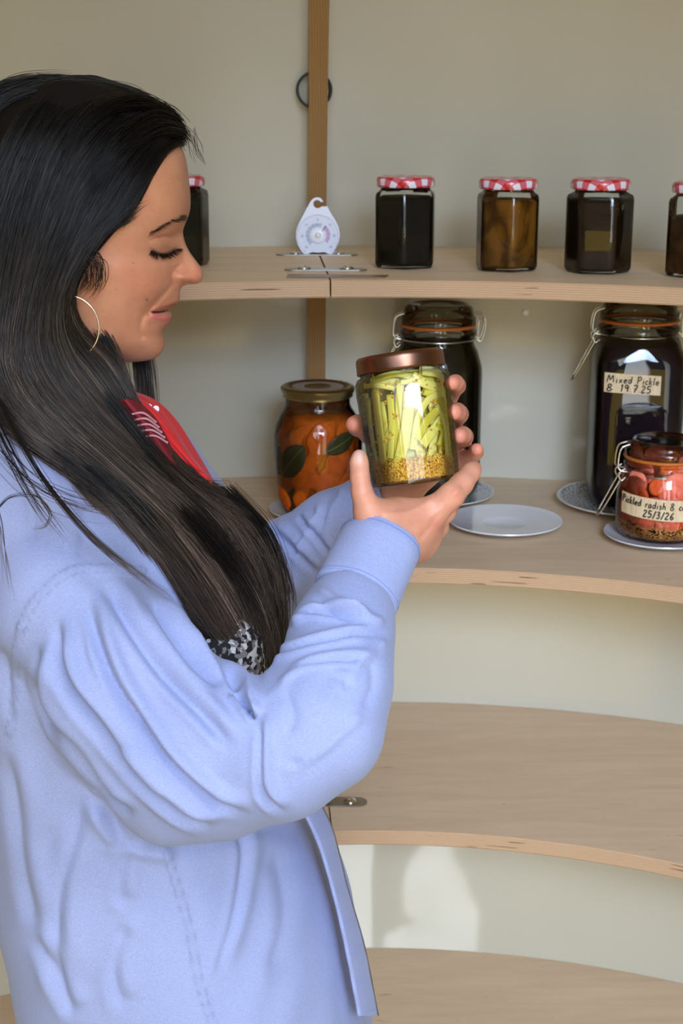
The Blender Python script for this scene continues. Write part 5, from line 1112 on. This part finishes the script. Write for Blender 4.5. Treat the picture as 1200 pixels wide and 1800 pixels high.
clump = R.uniform(0, 1, 170); ctone = R.lognormal(0, .45, 170); ST = np.ones(N1)
for i in range(N1):
    s = R.uniform(0, 1)**1.15*.86; ci_ = np.argmin(np.abs(clump*.86-s)); c_ = clump[ci_]*.86; ST[i] = ctone[ci_]; s2 = s+(c_-s)*.55*smoothstep(.25, 1, tt); p = np.zeros((NS, 3)); f = np.clip(s2, 0, .999)*(len(HGs)-1); k = np.minimum(f.astype(int), len(HGs)-2); u = (f-k)[:, None]
    p = HGs[k, np.arange(NS)]*(1-u)+HGs[k+1, np.arange(NS)]*u
    dep = R.uniform(-.5, 1)*.006; ph = R.uniform(0, 6.3, 4); am = R.lognormal(.55, .6)
    p[:, 0] += am*(2.0*np.sin(tt*5+ph[0])+1.0*np.sin(tt*13+ph[1]))*smoothstep(.02, .4, tt)+R.normal(0, 2.0); p[:, 1] += am*(1.6*np.sin(tt*6+ph[2]))*smoothstep(.02, .4, tt)+R.normal(0, 1)*smoothstep(0, .1, tt)
    p[:, 2] += dep*smoothstep(0, .15, tt)+.0015*np.sin(tt*9+ph[3])
    end = R.uniform(.86, 1.0) if R.random() < .75 else R.uniform(.55, .9); ti = np.linspace(0, end, NS)*(NS-1); p = np.stack([np.interp(ti, np.arange(NS), p[:, q]) for q in range(3)], 1)
    cur[i] = to3(p)
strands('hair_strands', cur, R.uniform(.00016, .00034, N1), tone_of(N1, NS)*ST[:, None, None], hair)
# strands over the top and the far side, hair behind the chin, edge wisps, long loose strands
def bundle(pts, n, spread, sp_y=None, m=30, r=(.00014, .0003), light=1.0, wig=2.0, tipspread=1.0, name='loose_strands', ends=(.8, 1)):
    base = smooth_poly(pts, m); out = np.zeros((n, m, 3)); u = np.linspace(0, 1, m)
    for i in range(n):
        o_ = R.normal(0, 1, 2)*spread; ph = R.uniform(0, 6.3, 3); q = base.copy(); q[:, 0] += o_[0]*(1+(tipspread-1)*u)+wig*np.sin(u*6+ph[0])*u; q[:, 1] += o_[1]*(1+(tipspread-1)*u)+wig*np.sin(u*5+ph[1])*u; q[:, 2] += R.normal(0, .002)+(.001*np.sin(u*7+ph[2]))
        e = R.uniform(*ends); ti = np.linspace(0, e, m)*(m-1); q = np.stack([np.interp(ti, np.arange(m), q[:, k]) for k in range(3)], 1); out[i] = to3(q)
    return out, R.uniform(*r, n), tone_of(n, m, light)
acc = []
acc.append(bundle([(225, 560, 1.27), (246, 620, 1.265), (256, 690, 1.26), (262, 760, 1.26)], 260, 8, wig=2))
acc.append(bundle([(150, 560, 1.15), (186, 610, 1.15), (212, 670, 1.15), (232, 730, 1.13)], 300, 9, wig=3))
for pts, n, sp in (
 ([(-60, 230, 1.16), (0, 158, 1.18), (80, 143, 1.19), (160, 146, 1.19)], 220, 6), ([(-60, 260, 1.15), (10, 185, 1.165), (100, 158, 1.17), (190, 160, 1.175)], 300, 9), ([(330, 235, 1.19), (338, 262, 1.19), (350, 290, 1.19)], 10, 8), ([(317, 244, 1.198), (300, 226, 1.178), (262, 222, 1.15), (205, 262, 1.122), (150, 340, 1.108)], 420, 8), ([(312, 230, 1.198), (280, 200, 1.178), (232, 184, 1.158), (160, 205, 1.13), (100, 290, 1.108)], 420, 8), ([(318, 250, 1.196), (304, 252, 1.178), (276, 276, 1.156), (244, 330, 1.138), (196, 392, 1.122)], 200, 4), ([(270, 190, 1.18), (300, 200, 1.19), (322, 232, 1.2)], 30, 6), ([(60, 150, 1.19), (140, 138, 1.19), (210, 158, 1.19)], 14, 5), ([(160, 146, 1.19), (225, 158, 1.19), (275, 190, 1.19)], 26, 5), ([(0, 160, 1.18), (70, 140, 1.18), (130, 145, 1.18)], 18, 5),
 ([(200, 400, 1.13), (222, 375, 1.13), (252, 352, 1.133)], 40, 5), ([(140, 440, 1.118), (168, 455, 1.12), (172, 492, 1.121), (150, 520, 1.12)], 40, 7), ([(180, 410, 1.12), (215, 390, 1.13), (245, 372, 1.135)], 40, 5), ([(128, 470, 1.117), (150, 480, 1.118), (138, 520, 1.118)], 30, 6),
 ([(190, 700, 1.10), (290, 820, 1.10), (390, 905, 1.12), (455, 950, 1.15)], 60, 7), ([(260, 800, 1.10), (360, 870, 1.12), (440, 905, 1.14)], 26, 5), ([(400, 860, 1.14), (470, 940, 1.15), (502, 1040, 1.155), (500, 1120, 1.15)], 90, 7), ([(330, 900, 1.085), (420, 1010, 1.10), (462, 1100, 1.11), (470, 1190, 1.12)], 120, 14), ([(150, 830, 1.06), (260, 920, 1.065), (350, 1040, 1.075), (420, 1160, 1.10)], 160, 12), ([(340, 870, 1.11), (440, 960, 1.14), (490, 1025, 1.15)], 30, 6), ([(300, 840, 1.10), (355, 848, 1.12), (415, 852, 1.14)], 16, 5),
 ([(0, 700, 1.06), (70, 830, 1.02), (160, 940, .985), (260, 1020, .975), (320, 1060, .98)], 26, 3.5), ([(-20, 720, 1.05), (50, 860, 1.01), (120, 960, .985)], 20, 6), ([(0, 790, 1.03), (60, 850, 1.01), (150, 890, 1.0), (260, 900, 1.03)], 14, 9),
 ([(100, 790, 1.05), (200, 880, 1.03), (300, 990, 1.02)], 30, 12), ([(-10, 880, 1.01), (0, 930, 1.0), (20, 1060, .97)], 5, 5)):
    b_ = list(bundle(pts, n, sp, wig=4)); b_[2] = (np.array([.007, .005, .0045])*R.lognormal(0, .4, (n, 1, 1))*np.ones((1, 30, 1))) if max(p[1] for p in pts) < 560 else b_[2]; acc.append(b_)
th = np.linspace(-2.4, 2.6, 30); acc.append(bundle([(-5, 895, 1.0), (20, 873, 1.0), (62, 872, .998), (88, 900, .995), (80, 925, .993), (52, 930, .993)], 5, 1.2, wig=1, ends=(.95, 1)))
m = 30; strands('loose_strands', np.concatenate([a[0] for a in acc]), np.concatenate([a[1] for a in acc]), np.concatenate([a[2] for a in acc]), hair)
# brow and lashes
def lside(x, y): return float(np.sqrt(max(rbf(np.array([[x, y]]))[0], 1)))
cs = []
for i in range(130):
    u = R.uniform(0, 1)**1.5; bx = np.interp(u, [0, .3, .6, 1], [331, 312, 290, 268]); by = np.interp(u, [0, .3, .6, 1], [385, 388, 399, 412])+R.normal(0, 2.9*(1-.5*u)); L_ = R.uniform(7, 12); a = -.15+R.normal(0, .15)+.5*u
    p = []
    for k in np.linspace(0, 1, 8): x = bx-L_*k*math.cos(a); y = by-1.5*math.sin(k*PI)+L_*k*math.sin(a)*.6; p.append((x, y, YH-(lside(min(x, 331), y)+.5+.6*math.sin(k*PI))/1000*.97))
    cs.append(to3(np.array(p)))
own_b = strands('eyebrow', np.array(cs), np.full(len(cs), .0001), np.tile(np.array([.014, .008, .006]), (len(cs), 8, 1)))
cs = []
for i in range(190):
    u = R.uniform(0, 1); bx = np.interp(u, [0, .3, .65, 1], [266, 276, 297, 312]); by = np.interp(u, [0, .3, .65, 1], [440, 446, 446, 437]); L_ = R.uniform(8, 17); a = np.interp(u, [0, .5, 1], [1.9, 1.1, .35])+R.normal(0, .12); p = []; l0 = lside(bx, by)+1.8
    for k in np.linspace(0, 1, 8): p.append((bx+L_*k*math.cos(a), by+L_*k*math.sin(a)-3*k*k, YH-(l0+3.5*k)/1000*.97))
    cs.append(to3(np.array(p)))
strands('eyelashes', np.array(cs), np.full(len(cs), .00013), np.tile(np.array([.006, .004, .004]), (len(cs), 8, 1)))
